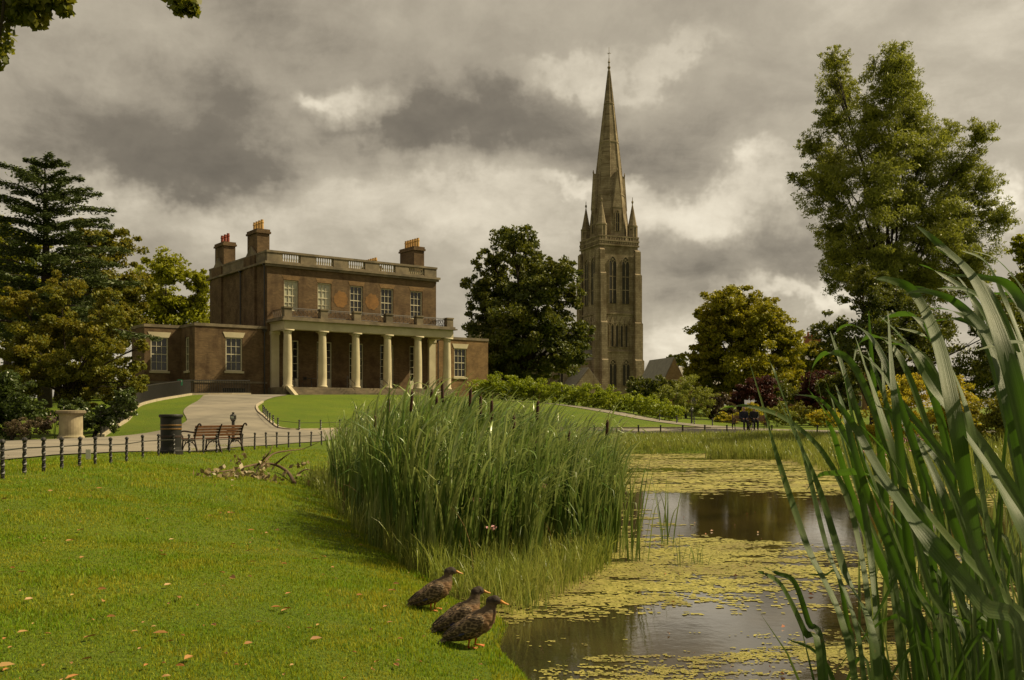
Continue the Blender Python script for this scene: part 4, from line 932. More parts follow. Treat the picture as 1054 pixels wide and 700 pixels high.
# ================================================================== REEDS
def reed_mat(name, c1, c2, c3, trans=.25, rough=.42, spec=.5):
    return leafmat(name, c1, c2, c3, trans=trans, rough=rough, spec=spec, big=1.5)
M_reed = reed_mat('reed leaf', (.030, .080, .005), (.090, .165, .012), (.26, .29, .08), rough=.45, spec=.4)
M_reedl = reed_mat('near reed leaf', (.055, .095, .020), (.095, .135, .036), (.10, .13, .045), trans=.28, rough=.36, spec=.6)
def veined():
    m = bpy.data.materials.new('near sword leaf'); m.use_nodes = True; t = NT(m.node_tree)
    g = t.n('ShaderNodeNewGeometry'); rnd = g.outputs['Random Per Island']; tcn = t.n('ShaderNodeTexCoord').outputs['Object']; a = t.n('ShaderNodeAttribute', attribute_name='across').outputs['Fac']
    v = t.n('ShaderNodeCombineXYZ', inp={0: t.math('MULTIPLY', a, 26.0), 1: t.math('MULTIPLY', rnd, 90.0), 2: 0.0}).outputs[0]; st = t.noise(v, 1.0, 3, .7)
    col = t.mix(rnd, (.020, .042, .005), (.052, .080, .013)); col = t.mix(t.smooth(st, .35, .7, 0, .55), col, (.085, .12, .035)); col = t.mix(t.smooth(t.noise(tcn, 7, 4, .65), .5, .75, 0, .4), col, (.12, .12, .03))
    s = t.n('ShaderNodeSeparateXYZ', inp={0: tcn}); spots = t.smooth(t.noise(tcn, 34, 3, .6), .66, .74, 0, .6); col = t.mix(spots, col, (.16, .10, .035))
    p = t.n('ShaderNodeBsdfPrincipled', inp={'Base Color': col, 'Roughness': .50, 'Specular IOR Level': .28}); b = t.n('ShaderNodeBump', inp={'Strength': .5, 'Distance': .0012, 'Height': st}); t.t.links.new(b.outputs[0], p.inputs['Normal'])
    tr = t.n('ShaderNodeBsdfTranslucent', inp={'Color': (.08, .18, .012, 1)}); mxs = t.n('ShaderNodeMixShader', inp={0: .28, 1: p.outputs[0], 2: tr.outputs[0]})
    o = t.n('ShaderNodeOutputMaterial'); t.t.links.new(mxs.outputs[0], o.inputs[0]); return m
M_reedl = veined()
M_reedl2 = reed_mat('dark sword leaf', (.022, .050, .006), (.055, .090, .014), (.09, .12, .025), trans=.3, rough=.5, spec=.3)
M_dry = reed_mat('dry reed', (.16, .10, .04), (.28, .19, .09), (.20, .08, .03), trans=.15)
def arcs(x, y, z0, L, wid, lx, ly, bend, fold, m, name, parent=None, segs=7, vfold=True):
    """blades grown upward then arching over; each blade a folded strip"""
    n = len(x); k = segs+1; T = np.linspace(0, 1, k); az = rng.random(n)*2*np.pi
    # strip faces across the lean direction, with random twist
    la = np.arctan2(ly, lx)+np.pi/2+rng.normal(size=n)*.55
    th = bend[:, None]*np.clip((T[None]-fold[:, None])/(1-fold[:, None]), 0, 1)**1.4+.10*T[None]+.05
    ds = L[:, None]/segs; h = np.concatenate([np.zeros((n, 1)), np.cumsum(np.sin(th[:, 1:])*ds, 1)], 1); v = np.concatenate([np.zeros((n, 1)), np.cumsum(np.cos(th[:, 1:])*ds, 1)], 1)
    ll = np.hypot(lx, ly)+1e-6; ux = (lx/ll)[:, None]; uy = (ly/ll)[:, None]
    cx_ = x[:, None]+ux*h+(lx*.25)[:, None]*T*L[:, None]*.3; cy_ = y[:, None]+uy*h; cz_ = z0[:, None]+v
    wprof = (.55+.45*np.minimum(T/.3, 1))*np.clip((1-T)/.42, 0, 1)**.75; wprof[-1] = 0.02
    tw = la[:, None]+T[None]*rng.normal(size=n)[:, None]*.9
    hw = wid[:, None]*wprof[None]/2
    wx = np.cos(tw)*hw; wy = np.sin(tw)*hw
    if vfold:
        dz_ = -.0; nx_ = -np.sin(tw)*hw*.45; ny_ = np.cos(tw)*hw*.45
        V = np.stack([np.stack([cx_-wx, cy_-wy, cz_], -1), np.stack([cx_+nx_, cy_+ny_, cz_], -1), np.stack([cx_+wx, cy_+wy, cz_], -1)], 2); q = 3
    else:
        V = np.stack([np.stack([cx_-wx, cy_-wy, cz_], -1), np.stack([cx_+wx, cy_+wy, cz_], -1)], 2); q = 2
    V = V.reshape(-1, 3); base_ = np.arange(n)[:, None, None]*k*q; i = np.arange(segs)[None, :, None]*q
    F = []
    for c in range(q-1): F.append((base_+i+np.array([c, c+1, q+c+1, q+c])[None, None]).reshape(-1, 4))
    return npmesh(name, V, np.concatenate(F), m, parent, smooth=True)
def inpoly(X, Y, P):
    P = np.array(P); ins = np.zeros(X.shape, bool)
    for a, b in zip(P, np.roll(P, -1, axis=0)): ins ^= ((a[1] > Y) != (b[1] > Y)) & (X < (b[0]-a[0])*(Y-a[1])/(b[1]-a[1]+1e-12)+a[0])
    return ins
BED = [(-1.2, 11.0), (-.55, 9.8), (-.1, 10.3), (.5, 10.9), (.95, 11.5), (1.30, 11.6), (1.42, 13), (1.5, 16), (.2, 21), (-1.8, 26.5), (-4.5, 26.3), (-4.3, 23), (-3.25, 18), (-2.2, 14), (-1.8, 12.5)]
def bed_height(x, y):
    r = np.interp(x/y, [-.2, -.18, -.155, -.12, -.085, -.04, 0, .04, .08, .12, .14], [1.30, 1.58, 1.92, 2.12, 2.18, 2.04, 1.88, 1.76, 1.62, 1.55, 1.45])
    return r*np.interp(y, [9.5, 11, 13, 24, 26], [.62, .88, 1.0, 1.0, .9])
n = 30000; x = rng.uniform(-5, 2.1, n); y = rng.uniform(9.6, 27, n); k = inpoly(x, y, BED) & (rng.random(n) < np.interp(y, [9, 12, 15, 20, 27], [.75, .75, .5, .3, .2])); x, y = x[k], y[k]; n = len(x)
# plants grow in fans
cl_ = rng.integers(0, n, n//13); which = cl_[rng.integers(0, len(cl_), n)]; x = x[which]+rng.normal(size=n)*.05; y = y[which]+rng.normal(size=n)*.05
Hh = bed_height(x, y)*(.62+.46*rng.random(n)**.7); zb = np.maximum(hgt(x, y), -.25)
o = arcs(x, y, zb, Hh*1.10, .017+.019*rng.random(n)**1.5+.0003*y, .32+rng.normal(size=n)*.42, -.1+rng.normal(size=n)*.45, np.clip(1.35+1.0*rng.normal(size=n), 0, 3.0), .50+.35*rng.random(n), M_reed, 'reed_bed', segs=8)
tag(o, 'dense stand of tall green reeds leaning right at the pond edge', 'reeds', kind='stuff')
# the arching upper leaves, their pale undersides and sun glint both put into the leaf colour
n = 9000; x = rng.uniform(-5, 2.1, n); y = rng.uniform(9.6, 27, n); k = inpoly(x, y, BED) & (rng.random(n) < np.interp(y, [9, 13, 18, 27], [1, .9, .5, .35])); x, y = x[k], y[k]; n = len(x)
o = arcs(x, y, bed_height(x, y)*(.30+.45*rng.random(n)), .55+.45*rng.random(n), .024+.014*rng.random(n), .8+rng.normal(size=n)*.5, -.1+rng.normal(size=n)*.5, np.clip(1.7+.6*rng.normal(size=n), .5, 2.8), .15+.35*rng.random(n), reed_mat('arching reed leaf', (.070, .145, .009), (.17, .26, .028), (.36, .39, .14), rough=.34, spec=.7), 'reed_leaves', segs=8)
tag(o, 'broad pale arching leaves over the top of the reed bed', 'reeds', kind='stuff')
n = 900; x = rng.uniform(-5, 1.9, n); y = rng.uniform(9.8, 26, n); k = inpoly(x, y, BED) & ((x/y < -.12) | (rng.random(n) < .25)); x, y = x[k], y[k]; n = len(x)
o = arcs(x, y, np.maximum(hgt(x, y), -.1), .5+.9*rng.random(n), .014+.006*rng.random(n), rng.normal(size=n)*.8, rng.normal(size=n)*.8, .6+1.6*rng.random(n), .2+.4*rng.random(n), M_dry, 'dry_reeds', segs=7); tag(o, 'brown dead reed leaves at the foot of the reed bed', 'reeds', kind='stuff')
# finer water grass along the shore in front of the reeds, and on the far and right banks
def fringe(poly, n, hl, m, name, label, wid=.006, sway=.5, clump=0):
    P = np.array(poly); x = rng.uniform(P[:, 0].min(), P[:, 0].max(), n*3); y = rng.uniform(P[:, 1].min(), P[:, 1].max(), n*3); k = inpoly(x, y, poly); x, y = x[k][:n], y[k][:n]; n = len(x)
    if clump: c = rng.integers(0, n, max(3, n//clump)); w_ = c[rng.integers(0, len(c), n)]; x = x[w_]+rng.normal(size=n)*.05*P[:, 1].mean()/10; y = y[w_]+rng.normal(size=n)*.05*P[:, 1].mean()/10
    o = arcs(x, y, np.maximum(hgt(x, y), -.1), hl[0]+(hl[1]-hl[0])*rng.random(n)**1.3, wid*(.7+.6*rng.random(n))+.00025*y, rng.normal(size=n)*sway+.1, rng.normal(size=n)*sway, np.clip(.5+.6*rng.normal(size=n), 0, 2), .2+.5*rng.random(n), m, name, segs=5, vfold=False)
    return tag(o, label, 'water grass', kind='stuff')
M_wg = reed_mat('water grass', (.12, .175, .014), (.24, .28, .03), (.27, .27, .06), trans=.35)
fringe([(-1.75, 12.4), (-.95, 10.1), (-.3, 8.4), (.05, 8.2), (.3, 8.9), (.9, 10.4), (1.2, 11.5), (-.4, 11.2), (-1.3, 12.6)], 5200, (.18, .62), M_wg, 'water_grass', 'fine bright green water grass growing between the ducks and the reed bed', clump=6)
fringe([(-4.8, 25.5), (-4.7, 22), (-3.3, 17.5), (-1.9, 12.6), (-1.6, 12.9), (-2.9, 17), (-4.2, 22), (-4.4, 25.5)], 2600, (.2, .6), M_wg, 'water_grass', 'fine green water grass along the left foot of the reed bed', clump=6)
fringe([(0, 38.8), (4, 41), (9, 41.7), (13, 40), (16, 44), (14, 50), (8, 48), (0, 46), (-4, 40)], 26000, (.18, .50), M_wg, 'water_grass', 'long bright grass on the far bank of the pond', wid=.012, clump=5)
fringe([(11.0, 38.5), (10.2, 35), (9.3, 30.5), (9.6, 25), (11.0, 18), (15, 18), (16, 36), (14, 41)], 13000, (.25, .85), M_wg, 'water_grass', 'rough green grass on the right bank of the pond', wid=.009, clump=6)
fringe([(7.6, 36.5), (10.4, 36.2), (10.6, 37.6), (7.8, 38.0)], 1500, (.4, 1.0), M_wg, 'water_grass', 'tuft of grass standing in the water before the far bank', wid=.008, clump=10)
fringe([(1.6, 3.2), (2.6, 3.2), (3.2, 5.2), (1.95, 5.0)], 10, (.5, .9), M_wg, 'water_grass', 'thin upright grass in the shallows behind the near leaves', wid=.008)
# separate reed tufts standing in open water
def tuft(px, py, hgt_, n, label, wid=.016, spread=.05, group='reed tufts standing in open water'):
    Y = EYE*1000/(py-425); X_ = (px-527)/1000*Y; r = empty('reed_tuft', (X_, Y, 0), label, 'reeds', group)
    x = rng.normal(size=n)*spread; y = rng.normal(size=n)*spread
    arcs(x, y, np.full(n, -.1), hgt_*(.55+.5*rng.random(n)), np.full(n, wid), .1+rng.normal(size=n)*.5, rng.normal(size=n)*.5, np.clip(.35+.45*rng.normal(size=n), 0, 1.6), .4+.3*rng.random(n), M_reed, 'leaves', r, segs=8); return r
tuft(686, 561, 1.25, 9, 'tallest reed tuft standing alone in the water right of the reed bed')
tuft(717, 581, .42, 12, 'short thin reed tuft in the duckweed, right of the tall lone tuft', .008)
tuft(699, 584, .58, 6, 'sparse reed tuft of few blades between the tall lone tuft and the short one', .008)
tuft(652, 578, 1.45, 16, 'dense reed tuft at the right end of the reed bed', .02, .07)
tuft(601, 580, 1.55, 22, 'dense reed fan in front of the right half of the reed bed', .02, .08)
tuft(625, 565, 1.6, 18, 'tall reed fan second from the right end of the bed', .02, .08)
tuft(545, 628, .35, 14, 'short grassy tuft in the water right of the ducks', .006, .06)

# bulrush heads
def bulrush():
    r = empty('bulrush', (0, 0, 0), 'brown bulrush', 'bulrush'); mb = MB(); mb.tube([(0, 0, -.1), (.01, 0, 1), (.03, 0, 1.80)], [.007, .006, .005], 5); mb.build('stem', M_reed, r)
    mb = MB(); mb.lathe([(.004, 1.78), (.013, 1.80), (.0145, 1.86), (.0145, 2.00), (.012, 2.03), (.004, 2.045)], 10, (.032, 0, 0)); mb.build('seed_head', mat('bulrush brown', (.055, .022, .012), (.035, .014, .008), 30, .95), r, smooth=True)
    mb = MB(); mb.tube([(.033, 0, 2.04), (.045, 0, 2.17)], [.004, .001], 4); mb.build('spike', M_dry, r); return r
heads = [(618, 470, 13.5, 'directly below the right end of the hedge, the big one standing clear'), (529, 428, 12.0, 'tallest dark head before the left end of the hedge'), (523, 440, 12.6, 'paired with the tallest dark one before the hedge'), (541, 412, 12.2, 'leaning near the left end of the hedge'),
         (550, 432, 12.8, 'between the hedge and the lone clear one'), (449, 408, 12.4, 'before the fourth portico column'), (410, 402, 12.0, 'tall thin one before the middle of the portico'), (432, 400, 12.6, 'before the fifth portico column'), (394, 410, 12.8, 'before the third portico column'), (460, 392, 12.2, 'before the rightmost portico column'),
         (476, 398, 12.4, 'before the window of the right wing'), (489, 408, 12.6, 'before the right end of the house'), (506, 412, 12.0, 'just right of the house end'), (554, 455, 12.1, 'low one in the middle of the reed bed'), (385, 428, 13.2, 'low one in the left part of the reed bed'), (498, 425, 13.0, 'under the right end of the house'), (574, 442, 12.5, 'right of the middle of the reed bed')]
b0 = None
for i, (px, py, Y, lb) in enumerate(heads):
    if i == 0: Y = 12.2; py = 432
    p = at(px, py, Y); o = bulrush() if i == 0 else copy_tree(b0); b0 = b0 or o
    s = (p.z+.1)/2.04; o.location = (p.x-.04, p.y, 0); o.scale = (1.35, 1.35, max(.6, p.z/2.04)); o.rotation_euler = (random.uniform(-.04, .04), random.uniform(-.03, .10), 0); o['label'] = 'brown bulrush head, '+lb; o['group'] = 'bulrushes in the reed bed'

# big sword-shaped leaves close on the right: plants rooted at the water's edge
def strap(mb_pts, wid, n=12):
    """one long leaf along a 3-D curve, creased, with real thickness from its fold"""
    P = catmull(mb_pts, 6); k = len(P); V = []; F = []
    for i, p in enumerate(P):
        t = i/(k-1); tg = (P[min(i+1, k-1)]-P[max(i-1, 0)]).normalized(); side = tg.cross(Vector((.25, -1, .15))).normalized()
        side = (side*math.cos(strap.tw*t+strap.t0)+tg.cross(side)*math.sin(strap.tw*t+strap.t0)).normalized(); nn = tg.cross(side).normalized()
        w_ = wid/2*(min(1, .55+t*1.2))*(max(0.02, (1-t)/.45)**.7 if t > .55 else 1)
        V += [p-side*w_, p-side*w_*.45+nn*w_*.10, p+nn*w_*.22, p+side*w_*.45+nn*w_*.10, p+side*w_]
    for i in range(k-1):
        for c in range(4): F.append((i*5+c, i*5+c+1, i*5+5+c+1, i*5+5+c))
    return V, F
strap.tw = 0; strap.t0 = 0
HERO = [  # plant index, depth, width, sight points root->tip (the root runs on down to the water)
 (0, 1.55, .034, [(880, 700), (830, 560), (800, 470), (786, 420), (772, 375)]),
 (0, 1.60, .030, [(890, 700), (850, 560), (828, 470), (812, 425), (798, 385), (790, 366)]),
 (0, 1.50, .022, [(900, 700), (880, 540), (850, 470), (810, 432), (770, 418), (744, 420)]),
 (0, 1.70, .026, [(905, 700), (895, 560), (880, 480), (866, 440), (845, 412), (818, 406)]),
 (1, 1.35, .026, [(845, 700), (828, 650), (806, 605), (790, 592), (780, 588)]),
 (1, 1.40, .020, [(850, 700), (832, 640), (818, 600), (800, 590), (786, 584)]),
 (0, 1.45, .036, [(905, 700), (870, 590), (842, 500), (815, 440), (800, 408)]),
 (2, 1.40, .036, [(975, 700), (940, 600), (905, 510), (880, 440), (862, 350)]),
 (2, 1.50, .028, [(960, 700), (930, 600), (890, 500), (868, 420), (860, 396)]),
 (2, 1.55, .034, [(990, 700), (955, 600), (930, 500), (905, 420), (885, 360), (878, 340)]),
 (2, 1.60, .022, [(1000, 700), (975, 560), (935, 440), (905, 360), (880, 335), (862, 340), (856, 360)]),
 (2, 1.50, .034, [(950, 700), (935, 560), (925, 450), (918, 380), (914, 320)]),
 (3, 1.30, .036, [(1040, 700), (1005, 560), (985, 440), (965, 350), (940, 300), (915, 288), (902, 287)]),
 (3, 1.35, .030, [(1050, 700), (1020, 560), (1000, 440), (975, 370), (950, 345), (925, 338)]),
 (3, 1.25, .040, [(1100, 700), (1070, 520), (1040, 380), (1005, 290), (965, 250), (944, 233)]),
 (3, 1.40, .032, [(1090, 700), (1060, 520), (1040, 420), (1020, 350), (985, 312), (955, 300), (930, 302)]),
 (4, 1.45, .030, [(1120, 700), (1080, 520), (1060, 400), (1035, 330), (1000, 300), (965, 297)]),
 (4, 1.30, .034, [(1110, 700), (1090, 520), (1075, 380), (1045, 300), (1010, 285), (975, 284)]),
 (4, 1.35, .030, [(1105, 700), (1085, 500), (1060, 380), (1035, 310), (1015, 270), (990, 258)]),
 (4, 1.25, .028, [(1130, 700), (1105, 500), (1080, 370), (1060, 310), (1030, 270), (1000, 258)]),
 (4, 1.20, .030, [(1160, 700), (1130, 500), (1110, 420), (1085, 372), (1050, 352), (1003, 361)]),
 (3, 1.50, .030, [(1030, 700), (1010, 600), (990, 500), (980, 420), (962, 360), (950, 330)]),
 (2, 1.65, .026, [(965, 700), (962, 600), (950, 500), (928, 430), (908, 412)]),
 (2, 1.45, .030, [(1010, 700), (990, 620), (950, 540), (900, 490), (860, 487), (842, 490), (830, 505)]),
 (1, 1.80, .020, [(880, 700), (872, 640), (862, 590), (848, 592), (826, 590)]),
 (4, 1.60, .030, [(1080, 700), (1070, 560), (1052, 440), (1030, 370), (1012, 330)]),
 (3, 1.70, .028, [(1010, 700), (1000, 600), (975, 520), (948, 460), (920, 425), (905, 420)]),
 (4, 1.15, .040, [(1105, 700), (1060, 560), (1010, 470), (960, 400), (930, 350), (905, 325)]),
 (3, 1.20, .038, [(1060, 700), (1010, 620), (960, 560), (915, 500), (880, 440), (850, 400)]),
]
plants = []
nm = ['tall sword-leaved water plant at the left of the near right-hand clump', 'short sword-leaved plant of few pale leaves at the bottom, left of the near clump', 'tall sword-leaved water plant in the middle of the near clump, before the yellow shrub', 'tall arching sword-leaved plant right of the middle of the near clump', 'tallest sword-leaved water plant, cut by the right edge of the view']
roots = [at(900, 700, 1.55), at(858, 700, 1.45), at(985, 700, 1.55), at(1040, 700, 1.4), at(1110, 700, 1.35)]
for i, l in enumerate(nm):
    plants.append((empty('sword_leaved_plant', (roots[i].x+.02, roots[i].y, -.05), l, 'water plant', 'sword-leaved water plants close on the right'), [], []))
def addleaf(i, pts, wid):
    r, V, F = plants[i]; loc = Vector(r.location); strap.tw = random.uniform(-.9, .9); strap.t0 = random.uniform(-.35, .35)
    v, f = strap([Vector(p)-loc for p in pts], wid); o_ = len(V); V += v; F += [tuple(a+o_ for a in q) for q in f]
for i, Y, w_, pts in HERO:
    L = len(pts); P = [at(px, py, Y+.16*math.sin(j*1.1+i)-(.05*j if i > 2 else -.03*j)) for j, (px, py) in enumerate(pts)]
    r = Vector(plants[i][0].location)+Vector((random.uniform(-.05, .05), random.uniform(-.05, .05), 0))
    mid = r.lerp(P[0], .55); P = [r, mid]+P; addleaf(i, P, w_*.50)
for i, Y, w_, pts in HERO[12:21]+HERO[7:12]+HERO[25:]:          # further leaves of the same habit, set back
    for k in range(2):
        ox, oy, oY = random.uniform(-34, 40), random.uniform(-8, 55), random.uniform(.08, .75)
        P = [at(px+ox, py+oy*(j/len(pts)), Y+oY+.10*math.sin(j*1.3+k)) for j, (px, py) in enumerate(pts)]; r = Vector(plants[i][0].location)+Vector((random.uniform(-.05, .12)+oY*.25, oY*.7, 0)); addleaf(i, [r, r.lerp(P[0], .55)]+P, random.uniform(.013, .020))
for i in range(5):                                             # the rest of each fan
    cnt = (20, 1, 44, 54, 56)[i]; hh_ = (1.25, .85, 1.5, 1.62, 1.8)[i]
    for k in range(cnt):
        r = Vector(plants[i][0].location)+Vector((random.uniform(-.12, .12)+.05, random.uniform(-.10, .35), 0)); L = hh_*random.uniform(.6, 1.0)
        az = random.gauss(math.pi, 1.1); le = random.uniform(.04, .17); dx, dy = math.cos(az)*le, math.sin(az)*le*.8
        if r.y+dy < .9: dy = abs(dy)
        if i < 2: dx = abs(dx)*.6
        if i == 2: dx *= .5
        b = random.choice((0, 0, .25, .5)); pts = [r, r+Vector((dx*.15, dy*.15, L*.3)), r+Vector((dx*.5, dy*.5, L*.62)), r+Vector((dx*.95, dy*.95, L*.9)), r+Vector((dx*(1.3+b), dy*(1.3+b), L*(1.08-.5*b)))]
        addleaf(i, pts, random.uniform(.010, .018))
for (r, V, F) in plants:
    me = bpy.data.meshes.new('leaves'); me.from_pydata([tuple(v) for v in V], [], F); me.polygons.foreach_set('use_smooth', [True]*len(me.polygons)); me.update()
    at_ = me.attributes.new('across', 'FLOAT', 'POINT'); at_.data.foreach_set('value', np.tile([0, .25, .5, .75, 1.0], len(V)//5).astype(np.float32))
    o = bpy.data.objects.new('leaves', me); COL.objects.link(o); me.materials.append(M_reedl); o.parent = r
# further sword leaves behind them, out in the shallows
tl_ = [(905, 660, 1.3, 14, 'sword-leaved clump in the shallows behind the near plants, left one'), (960, 640, 1.5, 18, 'sword-leaved clump in the shallows behind the near plants, middle one'), (1015, 650, 1.6, 20, 'sword-leaved clump in the shallows behind the near plants, right one'), (1050, 600, 1.5, 20, 'sword-leaved clump farther out at the right edge of the view')]
M_reed_ = M_reed; M_reed = M_reedl2
for i, (X_, Y_, Lh, n_, lb) in enumerate([(.98, 2.35, 1.40, 80, 'dark upright sword-leaved clump just behind the near plants, leftmost'), (1.28, 2.5, 1.55, 110, 'dark upright sword-leaved clump just behind the near plants, second from left'), (1.60, 2.9, 1.65, 120, 'dark upright sword-leaved clump just behind the near plants, third from left'), (1.52, 2.25, 1.70, 120, 'dark upright sword-leaved clump just behind the near plants, rightmost')]):
    r = empty('reed_tuft', (X_, Y_, 0), lb, 'reeds', 'dark sword-leaved clumps at the lower right'); x = rng.normal(size=n_)*.11; y = rng.normal(size=n_)*.16
    arcs(x, y, np.full(n_, -.1), Lh*(.5+.5*rng.random(n_)), .014+.012*rng.random(n_), .05+rng.normal(size=n_)*.35, rng.normal(size=n_)*.3, np.clip(.2+.4*rng.normal(size=n_), 0, 1.2), .4+.3*rng.random(n_), M_reed, 'leaves', r, segs=10)
M_reed = M_reed_
for a in tl_: tuft(a[0], a[1], a[2], a[3], a[4], .024, .10, 'sword-leaved clumps in the right shallows')

# ================================================================== OBJECTS
def post_mesh(h=.56, r=.024):
    mb = MB(); n = 16; pr = []
    for i in range(n+1):
        z = -.12+(h-.06+.12)*i/n; a = i*.55
        pr.append([(r*1.25*math.cos(a+k*math.pi/2), r*1.25*math.sin(a+k*math.pi/2), z) for k in range(4)])
    mb.add([q for p in pr for q in p], [(i*4+k, i*4+(k+1) % 4, i*4+4+(k+1) % 4, i*4+4+k) for i in range(n) for k in range(4)]+[(0, 1, 2, 3), (n*4+3, n*4+2, n*4+1, n*4)])
    mb.lathe([(r*.9, h-.062), (r*1.7, h-.045), (r*1.5, h-.02), (r*.9, h-.005), (r*.2, h+.004)], 8)
    me = mb.build('post', M_iron); d_ = me.data; bpy.data.objects.remove(me); return d_
POST = post_mesh()
def low_fence(pts, label, rail=.40, h=.56, rr=.011, scale=1.0):
    b = Vector((*pts[0], H(*pts[0]))); f = empty('low_fence', b, label, 'fence'); P = []
    for (x_, y_) in pts:
        z_ = H(x_, y_); o = bpy.data.objects.new('post', POST); COL.objects.link(o); o.parent = f; o.location = Vector((x_, y_, z_))-b; o.scale = (scale, scale, h/.56)
        o.rotation_euler = (random.uniform(-.03, .03), random.uniform(-.03, .03), random.uniform(0, 1)); P.append(Vector((x_, y_, z_+rail*h/.56))-b)
    mb = MB(); mb.tube(P, [rr]*len(P), 6); mb.build('rail', M_iron, f); return f
pxs = [-20, 2.6, 25, 45, 63.5, 81.6, 97.7, 114, 130, 147, 163, 179, 195, 209, 223, 236, 249, 262, 274, 285, 297, 308.6, 320, 331]
Ys = np.interp(pxs, [-20, 2.6, 25, 45, 63.5, 81.6, 97.7, 114, 130, 147, 163, 179, 195, 209, 223, 249, 274, 297, 320, 331], [12.6, 13.7, 14.7, 15.7, 16.8, 17.9, 19, 20.4, 21.7, 23.2, 24.6, 26, 27.3, 28.5, 29.5, 31, 32.6, 34.6, 36.6, 38])
low_fence([((p-527)/1000*Y_, Y_) for p, Y_ in zip(pxs, Ys)], 'low black iron fence with twisted posts between the near lawn and the path', scale=1.1)
def along(P, st):
    P = [Vector(p) for p in P]; out = []; carry = 0
    for a, b in zip(P, P[1:]):
        L = (b-a).length; t = carry
        while t < L: out.append(tuple(a.lerp(b, t/L))); t += st
        carry = t-L
    return out
low_fence(along(catmull([(2.0, 50.5), (4.5, 51.4), (10, 52.6), (16, 53.1), (27, 52.8)]), 1.25), 'low black fence along the far bank before the seated people', h=.5, scale=1.5)
low_fence(along(catmull([(-13.2, 51.5), (-12.4, 49), (-11.3, 45.8), (-10.4, 44.1), (-9.3, 44.8), (-7.0, 48.0), (-3, 51.8), (1, 54.2)]), 1.25), 'low black fence round the corner of the lawn below the house', h=.5, scale=1.3)
low_fence(along([(9.6, 63.2), (12.5, 60.6), (15.0, 58.9)], 1.3), 'low black fence beside the path that climbs towards the hedge', h=.5, scale=1.5)

# iron railings on a stone kerb, curving up to the house
RL = catmull([(-17.2, 40.6), (-17.9, 42.5), (-18.6, 45.5), (-19.6, 49.5), (-20.9, 53.5), (-21.8, 57), (-22.2, 61), (-22.4, 65.5), (-22.9, 69.3)], 8)+[Vector((-20.5, 71.0)), Vector((-19.4, 72.0))]
rb = Vector((*RL[0], H(*RL[0]))); rail = empty('iron_railing', rb, 'tall dark iron railing on a pale kerb curving up to the house', 'railing')
mb = MB(); tp = []; bt_ = []
for p in along(RL, .13):
    z_ = H(*p); q = Vector((*p, z_))-rb; mb.tube([q+Vector((0, 0, .05)), q+Vector((0, 0, 1.12))], [.020, .018], 4); tp.append(q+Vector((0, 0, 1.04))); bt_.append(q+Vector((0, 0, .16)))
mb.build('railing_panel', M_iron, rail)
MB().tube(tp[::4]+[tp[-1]], [.032]*(len(tp[::4])+1), 5).build('top_rail', M_iron, rail); MB().tube(bt_[::4]+[bt_[-1]], [.016]*(len(bt_[::4])+1), 5).build('bottom_rail', M_iron, rail)
kb = ribbon('kerb', [tuple(p) for p in RL], .28, .13, M_kerb); kb.parent = rail; kb.location = -rb
s_ = empty('small_green_sign', (-22.55, 66.0, H(-22.6, 66.0)), 'small green and white sign on the railing before the left wing', 'sign')
mb = MB(); mb.box(.10, .13, -.16, .16, .75, 1.15); mb.build('plate', mat('sign green', (.04, .30, .16), (.03, .26, .14)), s_); mb = MB(); mb.box(.132, .137, -.12, .12, .98, 1.10); mb.build('white_panel', mat('sign white', (.7, .72, .66)), s_)
s_.rotation_euler.z = -1.3
# small white card on a stake in the grass by the fence
c = gnd(91, 474); s_ = empty('white_card_sign', c, 'small blank white card on a stake behind the low fence at the left', 'sign')
MB().box(-.008, .008, -.008, .008, -.1, .2).build('stake', M_iron, s_); MB().box(-.055, .055, -.012, -.0085, .02, .24).build('card', mat('card white', (.62, .60, .52)), s_)

# planter
p = gpt(73, 38); pl = empty('stone_planter', p, 'round pale stone planter standing at the edge of the path before the bushes', 'planter')
mb = MB(); mb.lathe([(.50, -.05), (.50, .09), (.45, .13), (.43, .18), (.43, .92), (.46, .95), (.46, .99)], 28); mb.build('drum', mat('pale planter stone', (.36, .30, .19), (.27, .22, .14), 2.5, .85, .3, c3=(.2, .17, .1), scale3=1.2), pl, smooth=False)
mb = MB(); mb.lathe([(.52, .993), (.55, 1.02), (.55, 1.10), (.50, 1.13), (.46, 1.13), (.44, 1.06)], 28); mb.build('rim', M_stone, pl); mb = MB(); mb.lathe([(.43, 1.0), (.43, 1.07)], 20); mb.build('soil', M_dirt, pl)
fl = empty('potted_plant', p+Vector((-.62, -.05, 0)), 'small plant with pinkish white flowers beside the stone planter', 'plant')
P = np.concatenate([rng.normal(size=(90, 3))*[.10, .10, .13]+[0, 0, .75]]); leaves_mesh('foliage', P, .07, mat('pink white petals', (.55, .40, .38), (.40, .22, .24), 9), fl); mb = MB()  # this part is the flower heads, pinkish white petals rather than leaves
for k in range(5): mb.tube([(0, 0, -.05), (.05*math.cos(k*2), .05*math.sin(k*2), .4), (.12*math.cos(k*2), .12*math.sin(k*2), .8)], [.01, .008, .004], 4)
mb.build('stem', M_reed, fl)
